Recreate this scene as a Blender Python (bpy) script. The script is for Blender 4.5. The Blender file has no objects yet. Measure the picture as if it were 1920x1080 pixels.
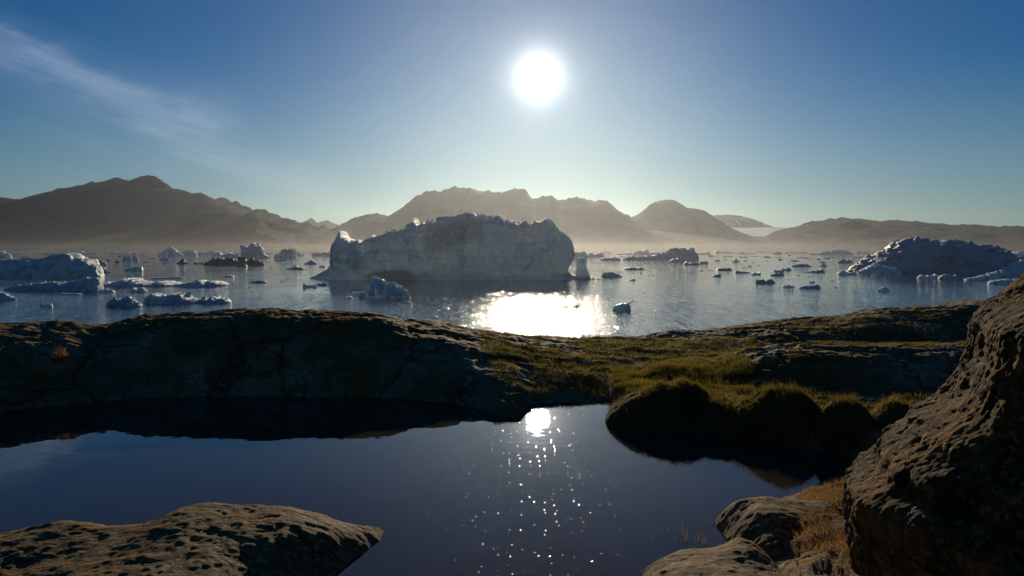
import bpy, math
import numpy as np
from mathutils import Vector

# ------------------------------------------------------------------ camera, world, sun, exposure
scene = bpy.context.scene
C = scene.collection
F = 1387.0                      # focal length in pixels of the 1920 px wide photograph
HY = 470.5                      # image row of the true horizon
PITCH = math.atan((540 - HY) / F)
CAM_Z = 1.5                     # eye above the pool
SEA_Z = -18.5                   # fjord level
R = math.radians

cam_d = bpy.data.cameras.new("camera")
cam = bpy.data.objects.new("camera", cam_d); C.objects.link(cam)
cam.location = (0, 0, CAM_Z)
cam.rotation_euler = (math.pi / 2 - PITCH, 0, 0)
cam_d.sensor_width = 36.0
cam_d.lens = 36.0 * F / 1920
cam_d.clip_start = 0.05
cam_d.clip_end = 120000
scene.camera = cam

def ray(px, py):
    v = np.array([(px - 960) / F, 1.0, (540 - py) / F])
    c, s = math.cos(PITCH), math.sin(PITCH)
    return np.array([v[0], v[1] * c + v[2] * s, -v[1] * s + v[2] * c])

sd = ray(1010, 143); sd /= np.linalg.norm(sd)
SUN_EL = math.asin(sd[2]); SUN_AZ = math.atan2(sd[0], sd[1])

scene.view_settings.view_transform = 'Standard'
scene.view_settings.look = 'None'
scene.view_settings.exposure = -0.55
scene.view_settings.gamma = 1.0
scene.cycles.use_denoising = True
scene.cycles.max_bounces = 6
scene.cycles.diffuse_bounces = 4
scene.cycles.glossy_bounces = 4
scene.cycles.transmission_bounces = 3
scene.cycles.volume_bounces = 0
scene.cycles.sample_clamp_indirect = 6
scene.cycles.use_adaptive_sampling = True
scene.cycles.adaptive_threshold = 0.02

SKY_STRENGTH = 0.05
world = bpy.data.worlds.new("World"); scene.world = world
world.use_nodes = True
wt = world.node_tree; wt.nodes.clear()

class NT:
    """small helper to write node graphs"""
    def __init__(s, t): s.t = t
    def n(s, kind, **kw):
        o = s.t.nodes.new(kind)
        for k, v in kw.items():
            if k.startswith('i_'):
                key = k[2:]
                key = int(key) if key.isdigit() else key.replace('_', ' ')
                s.put(o.inputs[key], v)
            else: setattr(o, k, v)
        return o
    def put(s, inp, v):
        if isinstance(v, bpy.types.NodeSocket): s.t.links.new(v, inp)
        else: inp.default_value = v
    def m(s, op, a, b=None, c=None, clamp=False):
        o = s.t.nodes.new('ShaderNodeMath'); o.operation = op; o.use_clamp = clamp
        s.put(o.inputs[0], a)
        if b is not None: s.put(o.inputs[1], b)
        if c is not None: s.put(o.inputs[2], c)
        return o.outputs[0]
    def v(s, op, a, b=None):
        o = s.t.nodes.new('ShaderNodeVectorMath'); o.operation = op
        s.put(o.inputs[0], a)
        if b is not None:
            s.put(o.inputs['Scale'] if op == 'SCALE' else o.inputs[1], b)
        return o.outputs['Value'] if op in ('DOT_PRODUCT', 'LENGTH', 'DISTANCE') else o.outputs[0]
    def ramp(s, x, a, b, lo=0.0, hi=1.0, smooth=True):
        o = s.t.nodes.new('ShaderNodeMapRange'); o.interpolation_type = 'SMOOTHSTEP' if smooth else 'LINEAR'
        s.put(o.inputs[0], x); s.put(o.inputs[1], a); s.put(o.inputs[2], b); s.put(o.inputs[3], lo); s.put(o.inputs[4], hi)
        return o.outputs[0]
    def noise(s, vec, scale, detail=4, rough=0.55, col=False, dist=0.0):
        o = s.t.nodes.new('ShaderNodeTexNoise'); s.put(o.inputs['Vector'], vec)
        o.inputs['Scale'].default_value = scale; o.inputs['Detail'].default_value = detail
        o.inputs['Roughness'].default_value = rough; o.inputs['Distortion'].default_value = dist
        return o.outputs['Color' if col else 'Fac']
    def mix(s, f, a, b):
        o = s.t.nodes.new('ShaderNodeMix'); o.data_type = 'RGBA'
        s.put(o.inputs[0], f)
        for i, q in ((6, a), (7, b)):
            s.put(o.inputs[i], q if isinstance(q, bpy.types.NodeSocket) else (*q, 1.0))
        return o.outputs[2]
    def xyz(s, x, y, z):
        o = s.t.nodes.new('ShaderNodeCombineXYZ'); s.put(o.inputs[0], x); s.put(o.inputs[1], y); s.put(o.inputs[2], z)
        return o.outputs[0]
    def sep(s, v):
        o = s.t.nodes.new('ShaderNodeSeparateXYZ'); s.put(o.inputs[0], v); return o.outputs

W = NT(wt)
sky = W.n('ShaderNodeTexSky', sky_type='NISHITA', sun_disc=False, sun_elevation=SUN_EL, sun_rotation=SUN_AZ,
          altitude=20, air_density=1.0, dust_density=0.15, ozone_density=2.2)
dirv = W.v('NORMALIZE', W.n('ShaderNodeTexCoord').outputs['Generated'])
cosang = W.v('DOT_PRODUCT', dirv, tuple(float(q) for q in sd))
ang = W.m('ARCCOSINE', W.m('MINIMUM', cosang, 0.9999999))
# aureole of the sun in the hazy air, and the sun itself
def expo(k, sig): return W.m('MULTIPLY', W.m('EXPONENT', W.m('MULTIPLY', ang, -1.0 / sig)), k)
halo_w = W.v('SCALE', (1.0, 0.93, 0.78), expo(5.0, 0.03))
halo_b = W.v('SCALE', (0.80, 0.97, 1.0), expo(2.2, 0.14))
disc = W.v('SCALE', (1.0, 0.97, 0.9), W.m('ADD', W.ramp(ang, 0.004, 0.018, 1500.0, 0.0), expo(105.0, 0.0150)))
# thin cirrus, laid out on a high flat layer of air
sx, sy, sz = W.sep(dirv)
h = W.m('MAXIMUM', sz, 0.02)
cu = W.m('DIVIDE', sx, h); cv = W.m('DIVIDE', sy, h)
total = W.v('ADD', W.v('ADD', halo_w, halo_b), disc)
CIRRUS = dict(cu=cu, cv=cv)
az = W.m('ARCTAN2', sx, sy); el = W.m('ARCSINE', sz)
# streak a: sweeps down from the upper left;  streak b: fades towards the horizon
wob = W.m('MULTIPLY', W.m('SUBTRACT', W.noise(W.xyz(W.m('MULTIPLY', az, 6.0), W.m('MULTIPLY', el, 14.0), 0.0), 1.6, 3), 0.5), 0.07)
def streak(a0, e0, a1, e1, wid, k):
    t = W.m('DIVIDE', W.m('SUBTRACT', az, a0), a1 - a0)
    line = W.m('ADD', e0, W.m('MULTIPLY', t, e1 - e0))
    d = W.m('ABSOLUTE', W.m('ADD', W.m('SUBTRACT', el, line), wob))
    body = W.ramp(d, 0.0, wid, 1.0, 0.0)
    ends = W.m('MULTIPLY', W.ramp(t, -0.35, 0.15), W.ramp(t, 0.8, 1.1, 1.0, 0.0))
    return W.m('MULTIPLY', W.m('MULTIPLY', body, ends), k)
fib = W.noise(W.xyz(W.m('MULTIPLY', W.m('ADD', az, W.m('MULTIPLY', el, 1.2)), 5.0), W.m('MULTIPLY', W.m('ADD', el, W.m('MULTIPLY', az, 0.28)), 42.0), 0.3), 1.0, 5, 0.62)
fib = W.ramp(fib, 0.3, 0.75)
cl = W.m('ADD', W.m('ADD', streak(R(-35), R(12.8), R(-21.0), R(8.2), 0.030, 1.0), streak(R(-37), R(13.6), R(-19), R(8.8), 0.075, 0.35)),
         W.m('ADD', streak(R(-24), R(7.0), R(-12), R(3.6), 0.045, 0.6), streak(R(-31), R(8.0), R(-13), R(3.4), 0.10, 0.35)))
cl = W.m('MULTIPLY', cl, W.m('ADD', 0.35, W.m('MULTIPLY', fib, 0.75)))
cirrus = W.v('SCALE', (1.0, 1.0, 0.98), W.m('MULTIPLY', cl, 3.6))
skyc = W.n('ShaderNodeHueSaturation', i_Saturation=W.ramp(W.sep(dirv)[2], 0.0, 0.26, 1.0, 1.9), i_Color=sky.outputs[0]).outputs[0]
skyc = W.v('MULTIPLY', skyc, (0.62, 0.95, 1.27))
total = W.v('ADD', W.v('ADD', total, cirrus), skyc)
bg = W.n('ShaderNodeBackground', i_Color=total, i_Strength=SKY_STRENGTH)
W.n('ShaderNodeOutputWorld', i_Surface=bg.outputs[0])
world.cycles.sampling_method = 'MANUAL'; world.cycles.sample_map_resolution = 2048

sun_d = bpy.data.lights.new("sun", 'SUN'); sun_d.energy = 5.0; sun_d.angle = R(0.5); sun_d.color = (1.0, 0.84, 0.60)
sun = bpy.data.objects.new("sun", sun_d); C.objects.link(sun)
sun.rotation_euler = Vector([-float(q) for q in sd]).to_track_quat('-Z', 'Y').to_euler()

# ------------------------------------------------------------------ noise and mesh helpers
def _hash(ix, iy, iz, seed):
    n = (ix.astype(np.int64) * 374761393 + iy.astype(np.int64) * 668265263 + iz.astype(np.int64) * 2147483647 + seed * 974634777) & 0xffffffff
    n = ((n ^ (n >> 13)) * 1274126177) & 0xffffffff
    n = ((n ^ (n >> 16)) * 2246822519) & 0xffffffff
    return ((n ^ (n >> 15)) & 0xffffff) / float(0xffffff)
def vn(x, y, z=0.0, seed=0):
    x, y, z = np.broadcast_arrays(np.asarray(x, float), np.asarray(y, float), np.asarray(z, float))
    ix, iy, iz = np.floor(x), np.floor(y), np.floor(z)
    fx, fy, fz = x - ix, y - iy, z - iz
    fx = fx * fx * fx * (fx * (fx * 6 - 15) + 10); fy = fy * fy * fy * (fy * (fy * 6 - 15) + 10); fz = fz * fz * fz * (fz * (fz * 6 - 15) + 10)
    r = 0
    for dz in (0, 1):
        wz = fz if dz else 1 - fz
        for dy in (0, 1):
            wy = fy if dy else 1 - fy
            r = r + wz * wy * ((1 - fx) * _hash(ix, iy + dy, iz + dz, seed) + fx * _hash(ix + 1, iy + dy, iz + dz, seed))
    return r * 2 - 1
def fbm(x, y, z=0.0, o=4, seed=0, gain=0.5, ridged=False):
    r = 0; a = 1.0; s = 0
    for k in range(o):
        q = vn(np.asarray(x) * 2.03 ** k + 17.3 * k, np.asarray(y) * 2.03 ** k + 5.1 * k, np.asarray(z) * 2.03 ** k + 9.7 * k, seed + k)
        if ridged: q = 1 - 2 * np.abs(q)
        r = r + a * q; s += a; a *= gain
    return r / s
def sst(x, a, b):
    t = np.clip((np.asarray(x, float) - a) / (b - a), 0, 1); return t * t * (3 - 2 * t)
def cellnoise(x, y, z, seed=0):
    """distance to nearest feature point (3D worley)"""
    ix, iy, iz = np.floor(x), np.floor(y), np.floor(z)
    best = np.full(np.shape(x), 9.0); val = np.zeros(np.shape(x))
    for dx in (-1, 0, 1):
        for dy in (-1, 0, 1):
            for dz in (-1, 0, 1):
                cx, cy, cz = ix + dx, iy + dy, iz + dz
                px_ = cx + _hash(cx, cy, cz, seed); py_ = cy + _hash(cx, cy, cz, seed + 1); pz_ = cz + _hash(cx, cy, cz, seed + 2)
                d = (px_ - x) ** 2 + (py_ - y) ** 2 + (pz_ - z) ** 2
                val = np.where(d < best, _hash(cx, cy, cz, seed + 3), val); best = np.minimum(best, d)
    return np.sqrt(best), val

def facets(x, z, seed):
    """a broken wall: every cell is a plane with its own tilt"""
    ix, iz = np.floor(x), np.floor(z); best = np.full(np.shape(x), 9.0); out = np.zeros(np.shape(x))
    for dx in (-1, 0, 1):
        for dz in (-1, 0, 1):
            cx, cz = ix + dx, iz + dz; zz_ = 0 * cx
            ox = cx + _hash(cx, cz, zz_, seed) - x; oz = cz + _hash(cx, cz, zz_, seed + 1) - z
            d = ox * ox + oz * oz
            pl = (_hash(cx, cz, zz_, seed + 2) - 0.5) * 1.6 * ox + (_hash(cx, cz, zz_, seed + 3) - 0.35) * 1.3 * oz + (_hash(cx, cz, zz_, seed + 4) - 0.5) * 0.5
            out = np.where(d < best, pl, out); best = np.minimum(best, d)
    return out

def mesh_from(name, co, faces4=None, faces3=None, smooth=True):
    me = bpy.data.meshes.new(name)
    co = np.asarray(co, np.float32)
    f4 = np.zeros((0, 4), np.int32) if faces4 is None else np.asarray(faces4, np.int32)
    f3 = np.zeros((0, 3), np.int32) if faces3 is None else np.asarray(faces3, np.int32)
    me.vertices.add(len(co)); me.vertices.foreach_set('co', co.ravel())
    nl = f4.size + f3.size
    me.loops.add(nl); me.loops.foreach_set('vertex_index', np.concatenate([f4.ravel(), f3.ravel()]).astype(np.int32))
    me.polygons.add(len(f4) + len(f3))
    st = np.concatenate([np.arange(len(f4)) * 4, f4.size + np.arange(len(f3)) * 3]).astype(np.int32)
    me.polygons.foreach_set('loop_start', st)
    me.polygons.foreach_set('use_smooth', np.full(len(f4) + len(f3), smooth))
    me.update(calc_edges=True); me.validate()
    return me
def grid_faces(nj, ni, wrap_i=False):
    j, i = np.meshgrid(np.arange(nj - 1), np.arange(ni if wrap_i else ni - 1), indexing='ij')
    i2 = (i + 1) % ni
    return np.stack([j * ni + i, j * ni + i2, (j + 1) * ni + i2, (j + 1) * ni + i], -1).reshape(-1, 4)
def obj(name, me, mat, parent=None, loc=(0, 0, 0), **props):
    o = bpy.data.objects.new(name, me); C.objects.link(o)
    if mat and me and not me.materials: me.materials.append(mat)
    o.location = loc; o.parent = parent
    for k, v in props.items(): o[k] = v
    return o

# ------------------------------------------------------------------ materials
def newmat(name):
    m = bpy.data.materials.new(name); m.use_nodes = True
    m.node_tree.nodes.clear(); t = NT(m.node_tree)
    return m, t
def finish(t, bsdf): t.n('ShaderNodeOutputMaterial', i_Surface=bsdf)
def bump(t, hgt, strength=0.5, dist=0.02):
    return t.n('ShaderNodeBump', i_Strength=strength, i_Distance=dist, i_Height=hgt).outputs[0]

def water_mat(name, base, layers, rough, ior=1.333):
    """water whose facets tilt by noise in real units: layers = (scale, slope x, slope y, mask or None)"""
    m, t = newmat(name)
    P = t.n('ShaderNodeNewGeometry').outputs['Position']
    acc = (0.0, 0.0, 1.0)
    for sc, ax, ay, stretch, detail, mask in layers(t, P):
        v = t.v('MULTIPLY', P, stretch)
        q = t.v('SUBTRACT', t.noise(v, sc, detail, 0.6, col=True), (0.5, 0.5, 0.5))
        q = t.v('MULTIPLY', q, (ax, ay, 0.0))
        if mask is not None: q = t.v('SCALE', q, mask)
        acc = t.v('ADD', acc, q)
    nrm = t.v('NORMALIZE', acc)
    return m, t, P, nrm, acc

# fjord: ruffled by wind in patches, calmer in long bands
def sea_layers(t, P):
    px_, py_, _ = t.sep(P)
    bands = t.noise(t.xyz(t.m('MULTIPLY', px_, 0.0016), t.m('MULTIPLY', py_, 0.0075), 0.0), 1.0, 3, 0.5)
    ruf = t.ramp(bands, 0.40, 0.60, 0.35, 1.0)
    near = t.ramp(py_, 300.0, 420.0, 1.0, 0.55)
    mask = t.m('MULTIPLY', ruf, near)
    mask = t.m('MULTIPLY', t.m('MAXIMUM', mask, t.ramp(py_, 330.0, 200.0, 1.0, 0.0)), 1.0)
    near2 = t.ramp(py_, 260.0, 330.0, 1.0, 0.0)
    msk = t.m('ADD', t.m('MULTIPLY', near2, 1.0), t.m('MULTIPLY', t.m('SUBTRACT', 1.0, near2), t.m('MULTIPLY', ruf, near)))
    return [(2.6, 1.25, 0.62, (1, 0.5, 1), 2, t.m('MULTIPLY', msk, t.ramp(t.noise(t.v('MULTIPLY', P, (0.7, 0.09, 1)), 1.0, 4, 0.7), 0.36, 0.80, 0.35, 3.6))), (0.35, 0.10, 0.10, (0.7, 1, 1), 2, msk), (0.04, 0.03, 0.03, (0.6, 1, 1), 2, None)]
m_sea, t, P, nrm, _ = water_mat('fjord_water', None, sea_layers, 0.05)
b = t.n('ShaderNodeBsdfPrincipled', i_Base_Color=(0.014, 0.045, 0.075, 1), i_Roughness=0.035, i_IOR=1.333, i_Normal=nrm)
finish(t, b.outputs[0])

# pool: almost still, with floating specks and tiny rings that catch the sun
def pond_layers(t, P):
    return [(1.6, 0.012, 0.012, (1, 1, 1), 2, None), (14.0, 0.010, 0.016, (0.5, 1, 1), 2, None)]
m_pond, t, P, nrm, acc = water_mat('pool_water', None, pond_layers, 0.0)
vor = t.n('ShaderNodeTexVoronoi', voronoi_dimensions='2D', i_Scale=15.0); t.put(vor.inputs['Vector'], P)
# a third of the specks is there, each a tiny dimple a few mm wide, some steep and some flat
cr_, cg_, cb_ = t.sep(vor.outputs['Color'])
act = t.m('GREATER_THAN', cr_, 0.6)
off = t.v('MULTIPLY', t.v('SUBTRACT', P, vor.outputs['Position']), (1, 1, 0))
rr = t.v('LENGTH', off)
inside = t.m('MULTIPLY', t.m('LESS_THAN', rr, 0.0045), act)
amp = t.m('ADD', 0.05, t.m('MULTIPLY', t.m('POWER', cg_, 2.5), 0.42))
slope = t.v('SCALE', off, t.m('MULTIPLY', t.m('DIVIDE', amp, 0.0045), inside))
nrm = t.v('NORMALIZE', t.v('ADD', acc, slope))
b = t.n('ShaderNodeBsdfPrincipled', i_Base_Color=(0.042, 0.036, 0.027, 1), i_Roughness=t.m('MULTIPLY', inside, 0.11), i_IOR=1.333, i_Normal=nrm)
finish(t, b.outputs[0])

def ice_mat(name, base=(0.70, 0.79, 0.86), dirt=0.15, dcol=(0.20, 0.16, 0.10), rough=0.55, bscale=0.25, bdist=1.0, thin=0.0, stain_shade=False):
    m, t = newmat(name)
    P = t.n('ShaderNodeTexCoord').outputs['Object']
    n1 = t.noise(P, bscale * 0.35, 5, 0.6); n2 = t.noise(P, bscale * 2.5, 6, 0.65); n3 = t.noise(P, bscale, 6, 0.6, dist=0.6)
    col = t.mix(t.ramp(n1, 0.35, 0.7), base, tuple(q * k for q, k in zip(base, (0.72, 0.86, 0.94))))
    col = t.mix(t.ramp(n3, 0.60, 0.80, 0, dirt), col, dcol)
    if stain_shade: col = stain_shade(t, P, col, n2, n3)
    hgt = t.m('ADD', t.m('MULTIPLY', n3, 1.0), t.m('MULTIPLY', n2, 0.35))
    nb = bump(t, hgt, 0.8, bdist)
    b = t.n('ShaderNodeBsdfPrincipled', i_Base_Color=col, i_Roughness=rough, i_Normal=nb)
    out = b.outputs[0]
    if thin:
        tr = t.n('ShaderNodeBsdfTranslucent', i_Color=col)
        mx = t.n('ShaderNodeMixShader', i_Fac=thin); t.put(mx.inputs[1], out); t.put(mx.inputs[2], tr.outputs[0]); out = mx.outputs[0]
    finish(t, out)
    return m
def main_stain_shade(t, P, col, n2, n3):
    x, y, z = t.sep(P)
    # brown rock-flour band under the crest, slanting down to the left, and shade painted dark into the hollow at the waterline
    e = t.m('ADD', t.m('POWER', t.m('DIVIDE', t.m('ADD', x, t.m('MULTIPLY', t.m('SUBTRACT', z, 34.0), -1.0)), 19.0), 2.0),
            t.m('POWER', t.m('DIVIDE', t.m('SUBTRACT', z, 31.0), 13.0), 2.0))
    e = t.m('ADD', e, t.m('MULTIPLY', t.m('SUBTRACT', n3, 0.5), 2.2))
    mk = t.m('MULTIPLY', t.ramp(e, 0.1, 1.5, 1.0, 0.0), t.ramp(n2, 0.30, 0.65, 0.45, 1.0))
    col = t.mix(t.m('MULTIPLY', mk, 0.7), col, (0.27, 0.21, 0.13))
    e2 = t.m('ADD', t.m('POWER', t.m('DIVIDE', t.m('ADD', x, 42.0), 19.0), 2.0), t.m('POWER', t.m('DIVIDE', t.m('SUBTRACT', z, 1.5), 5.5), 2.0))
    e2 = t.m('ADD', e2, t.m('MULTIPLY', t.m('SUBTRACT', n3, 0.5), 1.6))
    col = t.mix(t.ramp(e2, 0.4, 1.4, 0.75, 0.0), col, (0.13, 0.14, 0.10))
    # long curved melt bands
    w = t.noise(t.v('MULTIPLY', P, (0.02, 0.02, 0.22)), 1.0, 4, 0.6, dist=1.2)
    col = t.mix(t.ramp(w, 0.52, 0.66, 0, 0.5), col, (0.34, 0.55, 0.68))
    w2 = t.noise(t.v('MULTIPLY', P, (0.10, 0.10, 0.035)), 1.0, 6, 0.7, dist=2.0)
    col = t.mix(t.ramp(t.m('ABSOLUTE', t.m('SUBTRACT', w2, 0.5)), 0.0, 0.012, 0.45, 0.0), col, (0.16, 0.30, 0.40))
    return col
ice_main = ice_mat('ice_main', base=(0.90, 0.96, 0.96), thin=0.47, stain_shade=main_stain_shade, bscale=0.16, bdist=3.0)
ice_white = ice_mat('ice_white', thin=0.35, base=(0.86, 0.92, 0.93), dirt=0.1, bscale=0.5, bdist=0.6)
ice_rugged = ice_mat('ice_rugged', base=(0.36, 0.42, 0.46), dirt=0.75, dcol=(0.13, 0.11, 0.085), bscale=0.22, bdist=1.6)
ice_blue = ice_mat('ice_blue', thin=0.25, base=(0.56, 0.70, 0.76), dirt=0.4, bscale=0.5, bdist=0.6)
ice_dirty = ice_mat('ice_dirty', thin=0.2, base=(0.55, 0.60, 0.62), dirt=0.6, dcol=(0.10, 0.09, 0.07), bscale=0.6, bdist=0.6)
ice_amber = ice_mat('ice_amber', base=(0.52, 0.55, 0.45), dirt=0.9, dcol=(0.25, 0.22, 0.07), bscale=1.2, bdist=0.3)
ice_clear = ice_mat('ice_clear', base=(0.62, 0.80, 0.78), dirt=0.2, dcol=(0.2, 0.3, 0.26), bscale=1.2, bdist=0.3, rough=0.2, thin=0.4)
ice_grit = ice_mat('ice_grit', base=(0.16, 0.15, 0.13), dirt=0.5, dcol=(0.05, 0.045, 0.04), bscale=1.5, bdist=0.2)

def rock_mat(name, scale, a, b_, lichen, amt, moss, mossamt, bdist, stretch=(1, 1, 1), rough=0.8, spec=0.2, crack=0):
    m, t = newmat(name)
    P = t.v('MULTIPLY', t.n('ShaderNodeNewGeometry').outputs['Position'], stretch)
    n1 = t.noise(P, scale, 8, 0.62, dist=0.4); n2 = t.noise(P, scale * 5.3, 8, 0.7); n3 = t.noise(P, scale * 0.45, 5, 0.6); n4 = t.noise(P, scale * 18, 5, 0.7)
    col = t.mix(t.ramp(n1, 0.35, 0.65), a, b_)
    col = t.mix(t.m('MULTIPLY', t.ramp(n2, 0.5, 0.62), amt), col, lichen)
    mk = t.m('MULTIPLY', t.ramp(t.m('ADD', n3, t.m('MULTIPLY', t.m('SUBTRACT', n2, 0.5), 0.5)), 0.47, 0.58), mossamt)
    col = t.mix(mk, col, moss)
    col = t.mix(t.ramp(n4, 0.3, 0.55, 0.55, 0.0), col, (0.02, 0.017, 0.013))
    hgt = t.m('ADD', t.m('ADD', t.m('MULTIPLY', n1, 1.0), t.m('MULTIPLY', n2, 0.5)), t.m('MULTIPLY', n4, 0.38))
    vr = t.n('ShaderNodeTexVoronoi', i_Scale=scale * 9); t.put(vr.inputs['Vector'], P)
    hgt = t.m('ADD', hgt, t.m('MULTIPLY', vr.outputs['Distance'], -0.10))
    if crack:
        vc = t.n('ShaderNodeTexVoronoi', feature='DISTANCE_TO_EDGE', i_Scale=crack); t.put(vc.inputs['Vector'], t.v('ADD', P, t.v('SCALE', t.noise(P, 4.0, 4, 0.6, col=True), 0.35)))
        ck = t.ramp(vc.outputs['Distance'], 0.0, 0.022, 1.0, 0.0)
        hgt = t.m('SUBTRACT', hgt, t.m('MULTIPLY', ck, 0.5)); col = t.mix(t.m('MULTIPLY', ck, 0.4), col, (0.015, 0.012, 0.01))
    n5 = t.noise(P, scale * 0.8, 6, 0.75, dist=1.0)
    col = t.mix(t.ramp(n5, 0.60, 0.68, 0, 0.5), col, (0.035, 0.028, 0.016))
    b = t.n('ShaderNodeBsdfPrincipled', i_Base_Color=col, i_Roughness=rough, i_Normal=bump(t, hgt, 1.0, bdist))
    b.inputs['Specular IOR Level'].default_value = spec
    finish(t, b.outputs[0])
    return m
m_bank = rock_mat('bank_rock', 1.6, (0.21, 0.125, 0.055), (0.34, 0.23, 0.125), (0.58, 0.50, 0.38), 0.65, (0.20, 0.115, 0.028), 0.85, 0.09, spec=0.08, crack=0.8)
m_slab = rock_mat('gneiss', 6.0, (0.060, 0.036, 0.014), (0.30, 0.18, 0.058), (0.62, 0.43, 0.17), 0.85, (0.36, 0.14, 0.022), 0.45, 0.034, rough=0.75, spec=0.12, crack=1.2, stretch=(1, 2.0, 1))
m_boulder = rock_mat('boulder_rock', 5.0, (0.035, 0.021, 0.009), (0.19, 0.110, 0.038), (0.46, 0.32, 0.13), 0.65, (0.34, 0.14, 0.024), 0.6, 0.05, rough=0.8, spec=0.06, crack=1.8)
m_mount = None

def leaf_mat(name, c1, c2, trans=0.5, scale=3.0):
    m, t = newmat(name)
    P = t.n('ShaderNodeNewGeometry').outputs['Position']
    n = t.noise(P, scale, 4); n2 = t.noise(P, scale * 30, 2)
    col = t.mix(t.ramp(t.m('ADD', t.m('MULTIPLY', n, 0.6), t.m('MULTIPLY', n2, 0.4)), 0.35, 0.65), c1, c2)
    d = t.n('ShaderNodeBsdfDiffuse', i_Color=col); tr = t.n('ShaderNodeBsdfTranslucent', i_Color=col)
    mx = t.n('ShaderNodeMixShader', i_Fac=trans); t.put(mx.inputs[1], d.outputs[0]); t.put(mx.inputs[2], tr.outputs[0])
    finish(t, mx.outputs[0]); return m
m_grass = leaf_mat('grass_blades', (0.11, 0.10, 0.018), (0.26, 0.19, 0.036), 0.6)
m_dry = leaf_mat('dry_grass', (0.22, 0.11, 0.035), (0.38, 0.21, 0.07))
m_peat = rock_mat('peat', 4.0, (0.05, 0.034, 0.014), (0.09, 0.065, 0.025), (0.14, 0.115, 0.04), 0.4, (0.10, 0.085, 0.02), 0.7, 0.04, spec=0.05)

def mountain_mat(name, snow):
    m, t = newmat(name)
    P = t.n('ShaderNodeNewGeometry').outputs['Position']
    n1 = t.noise(P, 0.0018, 8, 0.65); n2 = t.noise(P, 0.006, 8, 0.7)
    col = t.mix(t.ramp(n1, 0.35, 0.65), (0.034, 0.034, 0.042), (0.062, 0.060, 0.070))
    s = t.m('ADD', t.m('MULTIPLY', n2, 0.7), t.m('MULTIPLY', n1, 0.3))
    col = t.mix(t.ramp(s, 0.66 - snow, 0.70 - snow), col, (0.62, 0.66, 0.70))
    b = t.n('ShaderNodeBsdfPrincipled', i_Base_Color=col, i_Roughness=0.95, i_Normal=bump(t, n2, 0.8, 60.0))
    b.inputs['Specular IOR Level'].default_value = 0.1
    finish(t, b.outputs[0]); return m
m_mt = mountain_mat('mountain_rock', 0.0); m_mt_snow = mountain_mat('mountain_rock_snow', 0.06); m_mt_far = mountain_mat('mountain_snow', 0.13)

# ------------------------------------------------------------------ distant land
def interp(pts, x):
    p = np.array(pts, float); return np.interp(x, p[:, 0], p[:, 1])
def mountain(name, crest, D, front, back, mat, seed, label=None, base_drop=60, gully=0.20, rag=1.0):
    x0, x1 = crest[0][0], crest[-1][0]
    ni = int(max(60, (x1 - x0) * 1.1)); px = np.linspace(x0, x1, ni)
    top = interp(crest, px)
    X = (px - 960) / F * D
    H = (HY - top) / F * D + CAM_Z - SEA_Z
    RG = rag * D / F * ((fbm(px * 0.037, 0 * px, o=6, seed=seed, ridged=True, gain=0.62) - 0.1) * 7.0)
    H = np.maximum(H, 5); RG = RG * np.clip(H / 150, 0, 1)
    nf, nb = 46, 10
    rows = []
    for j in range(nf + nb + 1):
        if j <= nf:
            s = j / nf                                   # 0 at the shore, 1 at the crest
            off = -front * (1 - s); prof = s ** 1.12
        else:
            s = 1 - (j - nf) / nb; off = back * (1 - s); prof = s
        y = D + off + 0 * X
        ridge = fbm(X / (front * 0.42), y / (front * 1.3), seed=seed + 7, o=5, ridged=True)
        small = fbm(X / (front * 0.12), y / (front * 0.16), seed=seed + 9, o=4, ridged=True)
        wgt = 4 * prof * (1 - prof) if j <= nf else 0
        z = H * prof + RG * prof ** 9 + H * gully * wgt * ridge + H * 0.05 * wgt * small
        rows.append(np.stack([X + 0 * y, y + front * 0.05 * wgt * ridge, SEA_Z + z - base_drop * (1 - prof) ** 6], -1))
    G = np.array(rows)
    me = mesh_from(name, G.reshape(-1, 3), grid_faces(len(rows), ni))
    o = obj(name, me, mat, kind='structure')
    return o
A1 = [(-260, 395), (-120, 380), (0, 374), (40, 375), (60, 372), (100, 362), (130, 356), (170, 346), (200, 341), (228, 335), (245, 338), (270, 333), (290, 333), (305, 340), (330, 352), (360, 364), (380, 364), (395, 373), (410, 374), (425, 371), (440, 379), (470, 393), (520, 412), (620, 450), (680, 470)]
A2 = [(120, 474), (192, 460), (240, 439), (292, 427), (333, 418), (371, 405), (405, 400), (443, 405), (461, 403), (485, 392), (505, 397), (536, 408), (564, 418), (601, 425), (650, 428), (720, 445), (800, 470)]
A3 = [(480, 450), (558, 419), (585, 410), (598, 418), (615, 414), (636, 424), (700, 460)]
A4 = [(560, 465), (600, 446), (640, 425), (660, 413), (690, 405), (730, 403), (742, 400), (760, 384), (775, 373), (800, 361), (815, 359), (825, 362), (835, 354), (870, 353), (895, 357), (908, 359), (915, 355), (925, 361), (955, 358), (985, 359), (1000, 372), (1020, 371), (1035, 368), (1045, 374), (1080, 373), (1130, 377), (1150, 388), (1180, 408), (1200, 428), (1240, 438), (1330, 445), (1400, 460), (1460, 472)]
A5 = [(1080, 450), (1150, 420), (1180, 409), (1200, 400), (1213, 389), (1235, 376), (1250, 374), (1270, 380), (1285, 390), (1300, 389), (1320, 394), (1340, 408), (1370, 428), (1400, 442), (1450, 458), (1500, 470)]
A6 = [(1260, 420), (1330, 404), (1365, 404), (1390, 406), (1410, 411), (1440, 424), (1500, 440)]
A7 = [(1330, 474), (1380, 460), (1430, 446), (1460, 433), (1490, 426), (1520, 416), (1550, 412), (1577, 407), (1585, 412), (1610, 411), (1640, 414), (1680, 414), (1750, 418), (1820, 423), (1880, 425), (1920, 426), (2200, 436)]
mountain('mountain', A1, 14500, 4000, 4000, m_mt, 11)
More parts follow.
